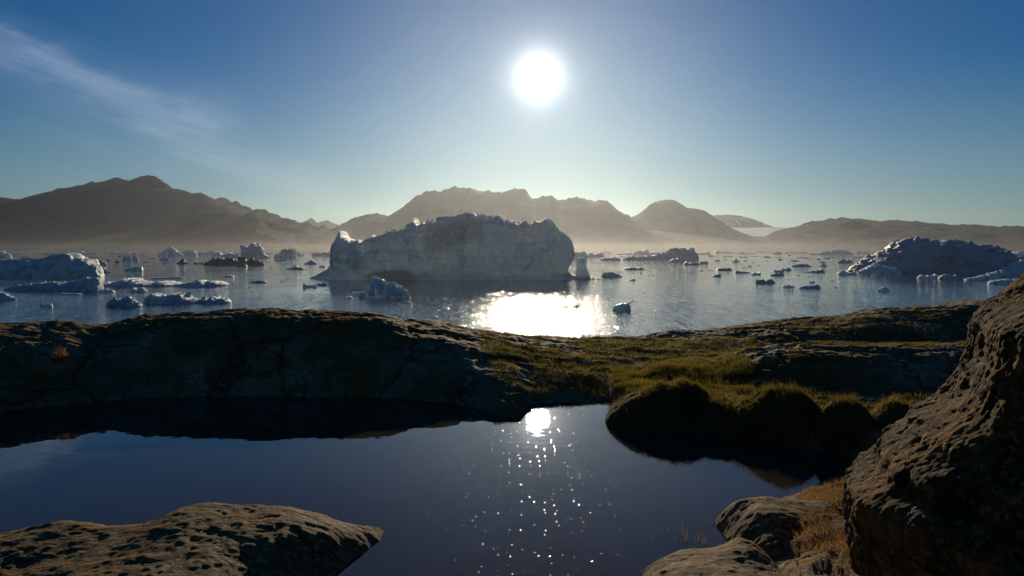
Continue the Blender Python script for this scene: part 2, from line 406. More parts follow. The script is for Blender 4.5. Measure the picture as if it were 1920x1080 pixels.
mountain('mountain', A2, 11500, 2600, 3000, m_mt, 23)
mountain('mountain', A3, 27000, 3000, 3000, m_mt_snow, 31, rag=0.5)
mountain('mountain', A4, 13000, 3400, 3000, m_mt, 41)
mountain('mountain', A5, 16500, 3500, 3000, m_mt, 53, rag=0.6)
mountain('mountain', A6, 25000, 3000, 3000, m_mt_far, 61, rag=0.3)
mountain('mountain', A7, 15000, 3600, 3000, m_mt_snow, 71, rag=0.6)
# glacier tongue between the two right-hand mountains
gm, t = newmat('glacier_ice')
P = t.n('ShaderNodeNewGeometry').outputs['Position']
g1 = t.noise(t.v('MULTIPLY', P, (1, 0.25, 1)), 0.004, 6, 0.7)
b = t.n('ShaderNodeBsdfPrincipled', i_Base_Color=t.mix(t.ramp(g1, 0.35, 0.65), (0.62, 0.66, 0.70), (0.85, 0.87, 0.88)), i_Roughness=0.7, i_Normal=bump(t, g1, 1.0, 30.0))
finish(t, b.outputs[0])
gx = np.linspace(1300, 1560, 90); rows = []
for s in np.linspace(0, 1, 24):
    D = 17500 + 5500 * s
    zpx = 444 - 17.5 * s ** 0.8 + 1.0 * fbm(gx * 0.05, s * 6 + 0 * gx, seed=5)
    rows.append(np.stack([(gx - 960) / F * D, D + 0 * gx, CAM_Z + (HY - zpx) / F * D], -1))
obj('glacier', mesh_from('glacier', np.array(rows).reshape(-1, 3), grid_faces(24, 90)), gm, kind='structure')

# ------------------------------------------------------------------ the fjord
ys = np.concatenate([[-400, 0, 60, 150, 300, 600, 1200, 3000, 7000, 14000, 32500]])
G = np.array([[(x, y, SEA_Z) for x in (-33000, -8000, -1000, 0, 1000, 8000, 33000)] for y in ys], float)[:, :, :]
obj('sea', mesh_from('sea', G.reshape(-1, 3), grid_faces(len(ys), 7)), m_sea, kind='structure')

# ------------------------------------------------------------------ icebergs
def sea_dist(py): return (CAM_Z - SEA_Z) * F / max(py - HY, 3.2)
def loft_berg(pts, yw, depth, seed, rough=0.06, nx=60, nt=20, power=0.55, jag=0.5, lean=0.0, bulge=None, cells=True, d=None):
    """pts: (px, py) skyline; returns local vertex grid and the origin on the water"""
    pts = sorted(pts); x0, x1 = pts[0][0], pts[-1][0]
    d = d or sea_dist(yw); s = d / F
    px = np.linspace(x0, x1, nx)
    cx = (x0 + x1) / 2
    yc = d + depth * 0.5
    s2 = yc / F                      # the crest stands half a depth behind the front
    yw2 = HY + (CAM_Z - SEA_Z) / s2  # waterline seen at that depth
    h = np.maximum(yw2 - interp(pts, px), 0.15) * s2
    hm = h.max()
    h = h * (1 + jag * 0.10 * fbm(px * 0.35 * 40 / max(x1 - x0, 40), 0 * px + seed, o=5, seed=seed)) + jag * 0.025 * hm * fbm(px * 0.9 * 60 / max(x1 - x0, 60), 0 * px, o=3, seed=seed + 3, ridged=True)
    h = h + np.clip(h / (5 * s2), 0, 1) * s2 * min(1.6, 0.35 + 0.02 * (x1 - x0)) * 1.3 * jag * (fbm(px * 0.28, 0 * px + 2.2, o=3, seed=seed + 21, ridged=True) - 0.1)
    h = np.maximum(h, 0.02 * hm)
    X = (px - cx) * s2
    u = np.linspace(-1, 1, nx)
    dw = depth * 0.5 * (0.30 + 0.70 * np.sqrt(np.clip(1 - np.abs(u) ** 2.6, 0, 1))) * (0.85 + 0.25 * fbm(px * 3.0 / (x1 - x0) * 2, 0 * px + 3.3, seed=seed + 5, o=3)) * (0.5 + 0.5 * np.sqrt(h / h.max()))
    tt = np.linspace(0, math.pi, nt)
    co = np.sign(np.cos(tt)) * np.abs(np.cos(tt)) ** power; si = np.sin(tt) ** 0.72
    Yg = -co[:, None] * dw[None, :]; Zg = si[:, None] * h[None, :]; Xg = np.repeat(X[None, :], nt, 0)
    L = max(hm, depth * 0.3)
    a = rough * hm
    sx_, sy_, sz_ = Xg / L, (Yg + depth) / L, Zg / L
    wz = 0.35 + 0.65 * sst(Zg / hm, 0.0, 0.15)
    dY = fbm(sx_ * 2.2, sy_ * 2.2, sz_ * 2.2, o=5, seed=seed + 11); dX = fbm(sx_ * 2.5, sy_ * 2.5, sz_ * 2.5 + 7, o=4, seed=seed + 13); dZ = fbm(sx_ * 4, sy_ * 4, sz_ * 4, o=4, seed=seed + 17)
    edge = np.clip((1 - np.abs(u)) * 8, 0, 1)[None, :]
    front = np.sign(-co)[:, None]
    Yg = Yg + a * 2.2 * dY * wz; Xg = Xg + a * 1.2 * dX * wz * edge; Zg = Zg + a * 0.5 * dZ * sst(si, 0.1, 0.6)[:, None]
    if cells:
        cd, cvv = cellnoise(sx_ * 3.2 + 0.3 * dX, sy_ * 3.2, sz_ * 3.2 + 0.3 * dY, seed)
        Yg = Yg + a * 1.3 * (cvv - 0.5) * wz * front * -1; Zg = Zg + a * 0.35 * (0.5 - cd) * sst(si, 0.2, 0.8)[:, None]
    if bulge is not None: Xg, Yg, Zg = bulge(Xg, Yg, Zg, px, tt)
    # skirt below the water
    low = max(0.6, 0.06 * hm)
    Zg = np.where((tt[:, None] < 1e-6) | (tt[:, None] > math.pi - 1e-6), -low, Zg)
    Zg = Zg - low * 0.25
    co_ = np.stack([Xg, Yg, Zg], -1)
    return co_, (cx - 960) * s2, yc
def berg_object(name, grid, x, y, mat, smooth=False, parent=None, rel=None, **props):
    nt, nx, _ = grid.shape
    f = grid_faces(nt, nx)
    me = mesh_from(name, grid.reshape(-1, 3), f, smooth=smooth)
    o = obj(name, me, mat, parent, (x, y, SEA_Z), **props)
    return o

def chunks(rng, xs, ys, zs, rs):
    """angular blocks frozen into a floe: one small rough solid per position"""
    V, Fq = [], []; o = 0
    th = np.linspace(0, 2 * math.pi, 9, endpoint=False); ph = np.linspace(0.02, math.pi - 0.02, 7)
    T, Ph = np.meshgrid(th, ph); base = np.stack([np.sin(Ph) * np.cos(T), np.sin(Ph) * np.sin(T), np.cos(Ph)], -1)
    f = grid_faces(7, 9, True)
    for x, y, z, r in zip(xs, ys, zs, rs):
        q = base.copy(); q = np.sign(q) * np.abs(q) ** rng.uniform(0.55, 1.0)
        q *= 1 + 0.30 * fbm(base[..., 0] * 1.7 + x * 3.1, base[..., 1] * 1.7 + z * 5.3, base[..., 2] * 1.7 + y, o=2, seed=int(rng.integers(1e6)))[..., None]
        q *= np.array([rng.uniform(0.8, 1.5), rng.uniform(0.7, 1.2), rng.uniform(0.7, 1.35)]) * r
        a, b_ = rng.uniform(0, math.pi), rng.uniform(-0.6, 0.6)
        q = q @ np.array([[math.cos(a), -math.sin(a), 0], [math.sin(a), math.cos(a), 0], [0, 0, 1]]).T @ np.array([[math.cos(b_), 0, -math.sin(b_)], [0, 1, 0], [math.sin(b_), 0, math.cos(b_)]]).T
        V.append((q + np.array([x, y, z])).reshape(-1, 3)); Fq.append(f + o); o += 63
    return np.concatenate(V), np.concatenate(Fq)

# the great iceberg in the middle
MAIN = [(583, 521), (592, 518), (600, 512), (612, 506), (622, 497), (629, 489), (633, 478), (634.5, 460), (635.5, 440), (637.5, 433), (641, 437), (648, 446), (660, 452), (680, 450), (700, 444), (720, 437), (728, 434), (733, 428), (738, 433), (747, 436), (760, 430), (772, 421), (777, 409), (782, 419), (800, 419), (815, 417), (830, 411), (850, 405), (868, 399), (885, 397), (900, 403), (915, 404), (935, 408), (945, 417), (960, 413), (975, 413), (980, 408), (985, 415), (990, 418), (995, 420), (1004, 413), (1015, 409), (1028, 408), (1034, 411), (1042, 422), (1052, 434), (1060, 442), (1065, 452), (1067, 470), (1069, 500), (1074, 512), (1085, 517), (1100, 517), (1115, 519), (1128, 523)]
def main_bulge(X, Y, Z, px, tt):
    pxg = np.repeat(px[None, :], X.shape[0], 0)
    k = sst(pxg, 1035, 1062) * (1 - sst(pxg, 1072, 1090))
    zz = Z / 45.0
    X = X + k * 3.2 * np.exp(-((zz - 0.5) / 0.28) ** 2) - k * 3.4 * np.exp(-((zz - 0.16) / 0.10) ** 2)
    # hollow at the waterline, left of the middle
    hol = np.exp(-(((pxg - 735) / 34) ** 2)) * np.exp(-((Z / 5.0) ** 2)) * (Y < 0)
    Y = Y + hol * 7.0
    # low shelf along the foot on the right
    sh = sst(pxg, 770, 820) * (Y < 0) * np.exp(-((Z / 3.6) ** 2))
    Y = Y - sh * 8.0 
    # slanting front: the foot runs out, the face leans back
    Y = Y + (Y < 12) * 14.0 * zz ** 1.3
    # broad scallops and gullies in the face
    g = fbm(X / 30.0, Z / 55.0, 0 * X, o=4, seed=77, ridged=True)
    g2 = fbm(X / 9.0 + Z / 26.0, Z / 16.0, 0 * X, o=4, seed=79, ridged=True)
    wx = X + 5 * fbm(X / 12.0, Z / 12.0, o=3, seed=83); wz_ = Z + 4 * fbm(X / 12.0, Z / 12.0, o=3, seed=85)
    fc_ = 11.0 * facets(wx / 16.0 + wz_ / 40.0, wz_ / 22.0, 87) + 4.5 * facets(wx / 6.0 - wz_ / 15.0, wz_ / 8.0, 89)
    Y = Y - (Y < 12) * (8.0 * g + 2.0 * g2 + fc_) * sst(Z, 2, 9)
    # slanting crack
    ln = np.abs((pxg - 826) - (40 - Z) * 1.4)
    Y = Y + 2.5 * np.exp(-(ln / 2.5) ** 2) * sst(Z, 24, 30)
    return X, Y, Z
g, bx, by = loft_berg(MAIN, 526, 85, 5, rough=0.02, nx=700, nt=150, power=0.55, jag=0.95, bulge=main_bulge)
main = obj('iceberg', None, None, None, (bx, by, SEA_Z), category='iceberg', label='huge blue-white iceberg with a brown stained crest filling the middle of the fjord')
# heaped blocks along the crown of the ridge, frozen to it
rk = np.random.default_rng(12)
ck = np.concatenate([rk.uniform(826, 946, 90), rk.uniform(745, 830, 22), rk.uniform(948, 1000, 16), rk.uniform(684, 745, 10)])
ci = np.clip(((ck - 583) / (1128 - 583) * (g.shape[1] - 1)).astype(int), 2, g.shape[1] - 3)
jm = np.clip(g[..., 2].argmax(0)[ci] + rk.integers(-14, 15, len(ci)), 2, g.shape[0] - 3)
pp = g[jm, ci]; rr_ = rk.uniform(0.6, 2.0, len(ci))
V2, F2 = chunks(rk, pp[:, 0], pp[:, 1], pp[:, 2] - 0.3 * rr_, rr_)
gf = grid_faces(g.shape[0], g.shape[1])
ib = obj('ice_body', mesh_from('ice_body', np.concatenate([g.reshape(-1, 3), V2]), np.concatenate([gf, F2 + g.shape[0] * g.shape[1]]), smooth=False), ice_main, main)
ib.data.polygons.foreach_set('use_smooth', np.arange(len(ib.data.polygons)) < len(gf))
# its free-standing pillar by the gap at the right end
PIL = []
s = by / F
zs = np.linspace(-1, 1, 60); th = np.linspace(0, 2 * math.pi, 48, endpoint=False)
hp = 42.0 * s
zz = (zs + 1) / 2
wid = np.interp(zz, [0, 0.15, 0.35, 0.55, 0.75, 0.88, 0.96, 1.0], [17, 14, 12.0, 9.0, 9.5, 9.0, 6.0, 0.2]) * s
ctr = np.interp(zz, [0, 0.3, 0.6, 1.0], [1092, 1090, 1089, 1088])
ang_, Zp = np.meshgrid(th, zz * hp)
Rr = wid[:, None] * (1 + 0.16 * fbm(np.cos(ang_) * 1.5 + 4, np.sin(ang_) * 1.5, Zp / 4.0, seed=91) + 0.07 * fbm(np.cos(ang_) * 5, np.sin(ang_) * 5, Zp / 1.2, seed=92))
Gp = np.stack([np.cos(ang_) * Rr * 0.98 + (ctr[:, None] - (583 + 1128) / 2) * s, np.sin(ang_) * Rr * 1.5 - 6, Zp - 0.8], -1)
obj('ice_pillar', mesh_from('ice_pillar', Gp.reshape(-1, 3), grid_faces(60, 48, True)), ice_main, main)

def prof(kind, x0, x1, yt, yw, rng):
    """a skyline for a smaller piece of ice"""
    n = 9; w = x1 - x0; hh = yw - yt
    us = np.linspace(0, 1, n)
    if kind == 'dome': hs = np.sin(np.pi * us) ** 0.6
    elif kind == 'wedge': hs = np.interp(us, [0, 0.15, 0.7, 0.85, 1], [0.05, 0.2, 0.8, 1.0, 0.1])
    elif kind == 'wedgel': hs = np.interp(us, [0, 0.15, 0.3, 0.85, 1], [0.1, 1.0, 0.8, 0.2, 0.05])
    elif kind == 'table': hs = np.interp(us, [0, 0.07, 0.93, 1], [0.1, 0.9, 1.0, 0.1])
    elif kind == 'peak': hs = np.interp(us, [0, 0.3, 0.5, 0.6, 1], [0.05, 0.5, 1.0, 0.8, 0.05])
    else: hs = np.interp(us, [0, 0.1, 0.9, 1], [0.1, 0.6, 0.6, 0.1]) + 0.25 * rng.uniform(-1, 1, n)
    hs = np.clip(hs * (1 + 0.25 * rng.uniform(-1, 1, n)), 0.03 if kind != 'rag' else 0.4, None); hs[0] = hs[-1] = 0.04
    hs /= hs.max()
    return [(x0 + u * w, yw - hh * q) for u, q in zip(us, hs)]

def berg(name, cat, label, pts_or_kind, yw, mat, x0=None, x1=None, yt=None, depth=None, seed=0, group=None, rough=0.10, jag=1.0, nx=None, nt=None, power=0.6, smooth=False, d=None, rubble=None):
    rng = np.random.default_rng(seed + 1)
    if isinstance(pts_or_kind, str): pts = prof(pts_or_kind, x0, x1, yt, yw - 0.3, rng)
    else: pts = pts_or_kind
    w = max(q[0] for q in pts) - min(q[0] for q in pts)
    d_ = d or sea_dist(yw)
    if depth is None: depth = min(w * d_ / F * 0.55, 60)
    nx = nx or int(np.clip(w * 0.9, 14, 200)); nt = nt or int(np.clip(w * 0.35, 9, 40))
    g, X, Y = loft_berg(pts, yw, depth, seed, rough=rough, nx=nx, nt=nt, power=power, jag=jag, d=d)
    nt_, nx_, _ = g.shape
    V = g.reshape(-1, 3); Fq = grid_faces(nt_, nx_)
    hm_ = g[..., 2].max(); s_ = Y / F
    nr_ = int(w * (0.45 if w > 60 else 0.3)) if rubble is None else int(w * rubble)
    nr_ = min(nr_, 120) if w > 9 else 0
    if nr_:
        ci = rng.integers(1, nx_ - 1, nr_); crest_ = g[..., 2].max(0)[ci]
        k_ = rng.random(nr_) ** 0.7; rj = rng.integers(1, nt_ // 2 + 1, nr_)
        pos = g[rj, ci]
        r_ = np.clip((1.0 if w > 60 else 0.75) * rng.uniform(0.14, 0.36, nr_) * np.maximum(crest_, hm_ * 0.25), 0.5 * s_, 5.5 * s_)
        V2, F2 = chunks(rng, pos[:, 0], pos[:, 1], np.maximum(pos[:, 2] - r_ * 0.45, -0.2 * r_), r_)
        Fq = np.concatenate([Fq, F2 + len(V)]); V = np.concatenate([V, V2])
    o = obj(name, mesh_from(name, V, Fq, smooth=False), mat, None, (X, Y, SEA_Z), category=cat, label=label)
    if smooth: o.data.polygons.foreach_set('use_smooth', np.arange(len(o.data.polygons)) < (nt_ - 1) * (nx_ - 1))
    if group: o['group'] = group
    return o

# (name, category, label, skyline or kind, waterline row, material, x0, x1, top row, extra)
NAMED = [
 ('iceberg', 'long slate-blue iceberg with pale broken right end, cut by the left frame edge',
  [(-110, 505), (-60, 490), (-10, 489), (30, 487), (60, 486), (75, 489), (100, 481), (118, 477), (135, 477), (146, 480), (153, 487), (170, 486), (178, 496), (186, 508), (190, 519)], 520, ice_blue, dict(rubble=0.1, depth=60, rough=0.10, nx=170, nt=60, power=0.42, smooth=True)),
 ('iceberg', 'broad dark rugged two-humped iceberg at the right',
  [(1592, 509), (1605, 499), (1625, 488), (1647, 477), (1662, 472), (1680, 467), (1687, 456), (1695, 450), (1717, 448), (1735, 453), (1762, 451), (1790, 456), (1801, 466), (1812, 464), (1824, 461), (1835, 464), (1850, 461), (1858, 470), (1870, 479), (1897, 484), (1930, 486), (2000, 498), (2060, 511)], 512, ice_rugged, dict(rubble=0.25, depth=110, rough=0.14, nx=320, nt=90, power=0.8, smooth=True)),
 ('iceberg', 'smooth bluish ice lobe at the foot of the broad rugged iceberg',
  [(1608, 510), (1625, 502), (1637, 496), (1655, 500), (1680, 504), (1688, 511)], 513.5, ice_white, dict(depth=22, rough=0.06, nx=60, power=0.8, smooth=True)),
 ('iceberg', 'pale blue rounded iceberg in front of the right end of the rugged one',
  [(1866, 511), (1885, 504), (1897, 497), (1915, 488), (1940, 490), (1980, 500), (2000, 512)], 515.5, ice_white, dict(depth=26, rough=0.07, nx=60, power=0.8, smooth=True)),
 ('iceberg', 'white ramp-shaped ice floe just left of the black boulder top',
  [(1811, 523), (1835, 518), (1852, 515), (1862, 511), (1875, 509), (1886, 510), (1891, 520), (1893, 524)], 525.5, ice_white, dict(rough=0.10, nx=70)),
 ('ice_floe', 'thin scalloped white floe touching the boulder edge below the ramp-shaped one',
  [(1855, 531), (1862, 526), (1880, 524), (1895, 525), (1910, 524), (1930, 531)], 533, ice_white, dict(rough=0.12)),
 ('iceberg', 'white tilted block of ice nearest left of the sun glitter',
  [(672, 551), (679, 548), (684, 545), (690, 535), (697, 530), (700, 523), (710, 522), (718, 525), (724, 532), (738, 532), (748, 538), (754, 537), (758, 543), (764, 546), (769, 556)], 559.5, ice_white, dict(rough=0.12, nx=110, nt=40, power=0.75, smooth=True)),
 ('ice_floe', 'flat white shelf of ice lying against the left of the tilted block',
  'table', 554.5, ice_white, dict(x0=657, x1=690, yt=546.5)),
 ('ice_floe', 'small low white floe just right of and below the tilted block', 'dome', 569, ice_white, dict(x0=752, x1=773, yt=564)),
 ('ice_fragment', 'tiny two-pointed sunlit ice piece left of the flat shelf', 'rag', 559.5, ice_white, dict(x0=645, x1=661, yt=554)),
 ('iceberg', 'tall square blue-grey iceberg with a toothed top below the left mountain',
  [(451, 482), (453, 463), (458, 461), (464, 462), (470, 461), (474, 458), (482, 457), (487, 461), (491, 463), (495, 471), (498, 477), (507, 481)], 484, ice_blue, dict(depth=50, rough=0.14, nx=110, nt=30, power=0.4)),
 ('iceberg', 'blue anvil-shaped iceberg between the toothed one and the great one',
  [(514, 483), (520, 478), (528, 474), (531, 468), (538, 467), (543, 467), (549, 466), (555, 465), (556, 472), (553, 481)], 483.8, ice_blue, dict(depth=40, rough=0.12, nx=80, nt=24, power=0.5)),
 ('iceberg', 'sharp white sunlit ice pyramid on the far left horizon',
  [(297, 479), (308, 473), (316, 467), (322, 463), (328, 467), (336, 473), (344, 479)], 480.5, ice_white, dict(depth=60, rough=0.10, nx=70, nt=24, power=0.9)),
 ('iceberg', 'pale blocky ice mass joined to the right of the sunlit pyramid',
  [(338, 478), (343, 472), (352, 470), (360, 471), (366, 470), (369, 474), (370, 479)], 480.2, ice_white, dict(depth=50, nx=50)),
 ('iceberg', 'very pale far iceberg right of the white pyramid', 'table', 478.5, ice_white, dict(x0=370, x1=419, yt=470.5)),
 ('iceberg', 'far grey ice hump half hidden behind the toothed iceberg', 'dome', 482.5, ice_blue, dict(x0=415, x1=453, yt=474.5)),
 ('iceberg', 'small grey rounded iceberg just left of the far grey hump', 'dome', 480.0, ice_blue, dict(x0=397, x1=417, yt=472.5)),
 ('iceberg', 'pale far ice block behind the anvil-shaped iceberg', 'wedgel', 480, ice_white, dict(x0=549, x1=572, yt=470)),
 ('iceberg', 'ragged far ice ridge against the left foot of the great iceberg',
  'rag', 480.5, ice_blue, dict(x0=584, x1=640, yt=471.5)),
 ('ice_floe', 'dark dirt-covered ice mound shaped like a low hill, left of its jagged neighbour',
  [(383, 496), (390, 491), (400, 486), (412, 484.5), (425, 484.5), (436, 486), (448, 490), (452, 496)], 497.5, ice_grit, dict(rough=0.12, nx=80, nt=24, power=0.9)),
 ('ice_floe', 'dark jagged dirt-covered ice lump touching the hill-shaped mound',
  [(446, 494), (449, 484), (455, 483.5), (461, 486), (465, 491), (471, 484), (478, 487), (486, 489), (493, 491), (496, 496)], 498, ice_grit, dict(rough=0.16, nx=70, nt=20)),
 ('ice_floe', 'dark flat pancake of dirty ice at the foot of the jagged lump', 'table', 500, ice_grit, dict(x0=443, x1=464, yt=495)),
 ('iceberg', 'long low iceberg sloping up to a toothed block, right of the great iceberg',
  [(1168, 486), (1176, 481.5), (1185, 480), (1200, 480.5), (1220, 480.5), (1235, 477), (1248, 474), (1253, 469), (1262, 467), (1268, 466), (1276, 466.5), (1284, 470), (1293, 469), (1301, 469), (1304, 476), (1305, 485)], 487.5, ice_blue, dict(depth=55, rough=0.10, nx=170, nt=30, power=0.5)),
 ('iceberg', 'hazy arched iceberg far behind the sloping toothed one', 'rag', 478.5, ice_blue, dict(x0=1186, x1=1238, yt=469.5)),
 ('ice_floe', 'bluish domed floe at the foot of the toothed block', 'peak', 492, ice_blue, dict(x0=1249, x1=1283, yt=484)),
 ('iceberg', 'dark rounded iceberg on the horizon right behind the ice pillar',
  [(1066, 480), (1072, 474), (1085, 473), (1095, 472), (1100, 475), (1102, 483)], 484.5, ice_blue, dict(depth=40, nx=60)),
 ('iceberg', 'rough low iceberg next right of the one behind the ice pillar', 'rag', 482, ice_blue, dict(x0=1101, x1=1134, yt=473.5)),
 ('ice_floe', 'low flat grey floe left of the sloping toothed iceberg', 'table', 488, ice_blue, dict(x0=1124, x1=1164, yt=482)),
 ('ice_floe', 'long dark cigar-shaped floe below the sloping toothed iceberg', 'dome', 505.3, ice_dirty, dict(x0=1167, x1=1210, yt=500.5)),
 ('ice_floe', 'blue domed floe with a trailing tip right of the great iceberg foot',
  [(1128, 517), (1131, 512), (1138, 509.5), (1147, 510), (1155, 512), (1160, 515), (1167, 518)], 519.5, ice_blue, dict(nx=60)),
 ('ice_floe', 'small brownish floe with a raised right end below the trailing-tip floe', 'wedge', 526, ice_dirty, dict(x0=1179, x1=1192, yt=521.5)),
 ('ice_floe', 'pair-humped grey floe below the right edge of the toothed block', 'rag', 497, ice_dirty, dict(x0=1280, x1=1311, yt=491)),
 ('ice_floe', 'greenish crumpled floe at mid distance, first right of the pair-humped one', 'rag', 494.5, ice_blue, dict(x0=1311, x1=1328, yt=489.5)),
 ('ice_floe', 'flat dark cigar of dirty ice at the middle of the right-hand water', 'table', 506.5, ice_grit, dict(x0=1343, x1=1373, yt=502)),
 ('ice_floe', 'thin dark sliver with a tall right corner below the dirty cigar', 'wedge', 518.5, ice_blue, dict(x0=1336, x1=1352, yt=512)),
 ('ice_floe', 'blue wedge floe thinning to the right in the right-hand water', 'wedgel', 512, ice_blue, dict(x0=1377, x1=1409, yt=506.5)),
 ('ice_floe', 'green-white castle-shaped floe next to the tip of the blue wedge', 'rag', 515, ice_clear, dict(x0=1407, x1=1427, yt=509)),
 ('ice_floe', 'small bright white-capped floe far behind the blue wedge floe', 'peak', 491, ice_white, dict(x0=1372, x1=1387, yt=485)),
 ('ice_floe', 'yellowish dirty floe with a notched middle, nearest in the right-hand water',
  [(1417, 529), (1419, 523), (1424, 525), (1430, 523), (1436, 526), (1442, 524), (1448, 524), (1454, 530)], 531.5, ice_amber, dict(rough=0.16, nx=60, nt=18)),
 ('ice_floe', 'low rounded grey floe in front of its flat twin, right of the castle-shaped floe', 'dome', 517, ice_blue, dict(x0=1443, x1=1472, yt=511)),
 ('ice_floe', 'flat grey floe behind the low rounded one', 'table', 510.8, ice_blue, dict(x0=1448, x1=1470, yt=506)),
 ('ice_floe', 'two-lobed blue floe behind and right of the flat grey one', 'rag', 507, ice_blue, dict(x0=1463, x1=1485, yt=501)),
 ('ice_floe', 'dark smooth lens-shaped floe, farther out than the two-lobed blue one', 'dome', 500, ice_dirty, dict(x0=1482, x1=1522, yt=495)),
 ('ice_floe', 'small white rounded floe below the yellowish one', 'dome', 539, ice_white, dict(x0=1467, x1=1491, yt=533)),
 ('ice_floe', 'smooth grey-blue whale-backed floe, right of the small white rounded one',
  [(1499, 539), (1506, 536), (1518, 536), (1526, 534), (1534, 533), (1539, 539)], 541, ice_blue, dict(nx=50, smooth=True)),
 ('ice_fragment', 'tiny bright white chip above the whale-backed floe', 'rag', 530.5, ice_white, dict(x0=1518, x1=1528, yt=526)),
 ('ice_floe', 'lone white lumpy floe in the open water below the rugged iceberg',
  [(1645, 545), (1650, 540), (1657, 538), (1664, 540), (1670, 545)], 546.5, ice_white, dict(rough=0.16, nx=40, nt=16)),
 ('ice_floe', 'long flat bluish floe left of the tip of the rugged iceberg', 'table', 515, ice_white, dict(x0=1569, x1=1607, yt=508.5)),
 ('ice_floe', 'low dark floe tapering left, mid water below the lens-shaped one', 'wedge', 511, ice_blue, dict(x0=1507, x1=1547, yt=505)),
 ('ice_floe', 'small white peaked floe right of the lens-shaped one', 'peak', 499, ice_white, dict(x0=1536, x1=1551, yt=492)),
 ('ice_floe', 'two-layered grey floe left above the tip of the rugged iceberg', 'rag', 493, ice_blue, dict(x0=1570, x1=1600, yt=486)),
 ('iceberg', 'long pale hazy iceberg on the horizon left of the rugged iceberg', 'dome', 477.5, ice_white, dict(x0=1528, x1=1602, yt=468.5)),
 ('iceberg', 'pale low ice wall on the horizon behind the rugged iceberg', 'rag', 482, ice_white, dict(x0=1862, x1=1935, yt=471.5)),
 ('ice_floe', 'spiky strip of bluish ice left of the striped floe', 'rag', 522, ice_white, dict(x0=1720, x1=1761, yt=513.5)),
 ('ice_floe', 'black-and-white striped lumpy floe in front of the rugged iceberg', 'rag', 523, ice_dirty, dict(x0=1760, x1=1796, yt=514)),
 ('ice_fragment', 'bright white chip below the smooth lobe of the rugged iceberg', 'rag', 517, ice_white, dict(x0=1634, x1=1646, yt=513)),
 ('iceberg', 'clear greenish ice block with a dark branch-like tail beside the sun glitter',
  [(1149, 580), (1152, 576), (1157, 571), (1163, 569), (1172, 570), (1177, 570), (1180, 573), (1184, 581)], 583.5, ice_clear, dict(rough=0.10, nx=70, nt=26, power=0.7, smooth=True)),
 ('ice_floe', 'small amber ice piece with two raised ends floating in the white sun glitter',
  [(1055, 575), (1058, 571), (1064, 574.5), (1072, 574), (1078, 571), (1084, 570), (1087, 575)], 577, ice_amber, dict(rough=0.14, nx=50)),
 ('iceberg', 'bright teal slab of ice alone in mid water, right of the slate-blue iceberg',
  [(233, 507), (240, 503), (250, 502), (253, 500.5), (266, 500), (268, 507)], 508.5, ice_clear, dict(nx=50)),
 ('ice_floe', 'dark wedge of ice sloping away right behind the end of the slate-blue iceberg', 'wedgel', 511, ice_dirty, dict(x0=180, x1=208, yt=498)),
 ('ice_floe', 'small dark flat floe above the dark wedge', 'rag', 496, ice_dirty, dict(x0=178, x1=201, yt=489)),
 ('iceberg', 'small domed blue iceberg far out, left one of a close pair', 'table', 489, ice_blue, dict(x0=230, x1=248, yt=478.5)),
 ('ice_floe', 'low right-hand companion of the small domed blue iceberg', 'rag', 488.5, ice_blue, dict(x0=248, x1=261, yt=483.5)),
 ('ice_floe', 'tiny brown peaked floe left below the small domed blue iceberg', 'peak', 492, ice_grit, dict(x0=214, x1=226, yt=487.5)),
 ('ice_floe', 'low blue-grey floe in front of the white pyramid', 'dome', 488, ice_blue, dict(x0=299, x1=320, yt=481.5)),
 ('ice_floe', 'dark conical lump on a flat base, right below the white pyramid', 'peak', 494, ice_grit, dict(x0=330, x1=354, yt=484)),
 ('ice_floe', 'thin dark floe between the conical lump and the dark mound', 'rag', 494.3, ice_dirty, dict(x0=363, x1=386, yt=490.5)),
 ('ice_floe', 'long bluish floe with upright blocks at right, below the slate-blue iceberg',
  [(14, 542), (30, 536), (50, 533), (70, 531), (95, 530), (115, 529), (125, 531), (145, 527), (155, 528), (163, 524), (170, 521), (180, 522), (184, 528), (186, 540)], 546.5, ice_blue, dict(rough=0.12, nx=190, nt=36, power=0.7)),
 ('ice_floe', 'long strip of rubbly white ice with a small peak near its left end',
  [(185, 535), (200, 529), (218, 531), (230, 527), (243, 523), (249, 522), (258, 526), (270, 530), (290, 531), (310, 527), (316, 529), (340, 532), (360, 529), (372, 527), (390, 530), (402, 526), (414, 530), (428, 533)], 538, ice_white, dict(rough=0.14, nx=200, nt=26, power=0.7, jag=1.6)),
 ('ice_floe', 'small rounded blue floe below the join of the two long strips', 'dome', 549, ice_white, dict(x0=181, x1=215, yt=541.5)),
 ('ice_floe', 'crumpled blue-white floe right of the small rounded one', 'rag', 548, ice_white, dict(x0=236, x1=277, yt=539)),
 ('ice_floe', 'lumpy bluish floe cut off by the left edge of the picture',
  [(-25, 555), (-12, 550), (0, 546), (6, 550), (14, 553), (22, 557), (29, 561)], 563, ice_blue, dict(nx=50)),
 ('ice_floe', 'small lone chunk of greenish ice in open water near the left shore', 'rag', 576, ice_clear, dict(x0=72, x1=97, yt=568)),
 ('iceberg', 'steep little two-topped ice hill at the left of the nearest floe chain',
  [(198, 572), (206, 565), (214, 560), (219, 559), (222, 563), (232, 560), (238, 560), (244, 556), (250, 563), (258, 568), (264, 573)], 575.5, ice_blue, dict(rough=0.12, nx=90, nt=30, power=0.75)),
 ('ice_floe', 'long rubbly floe with a pointed blue peak, nearest chain',
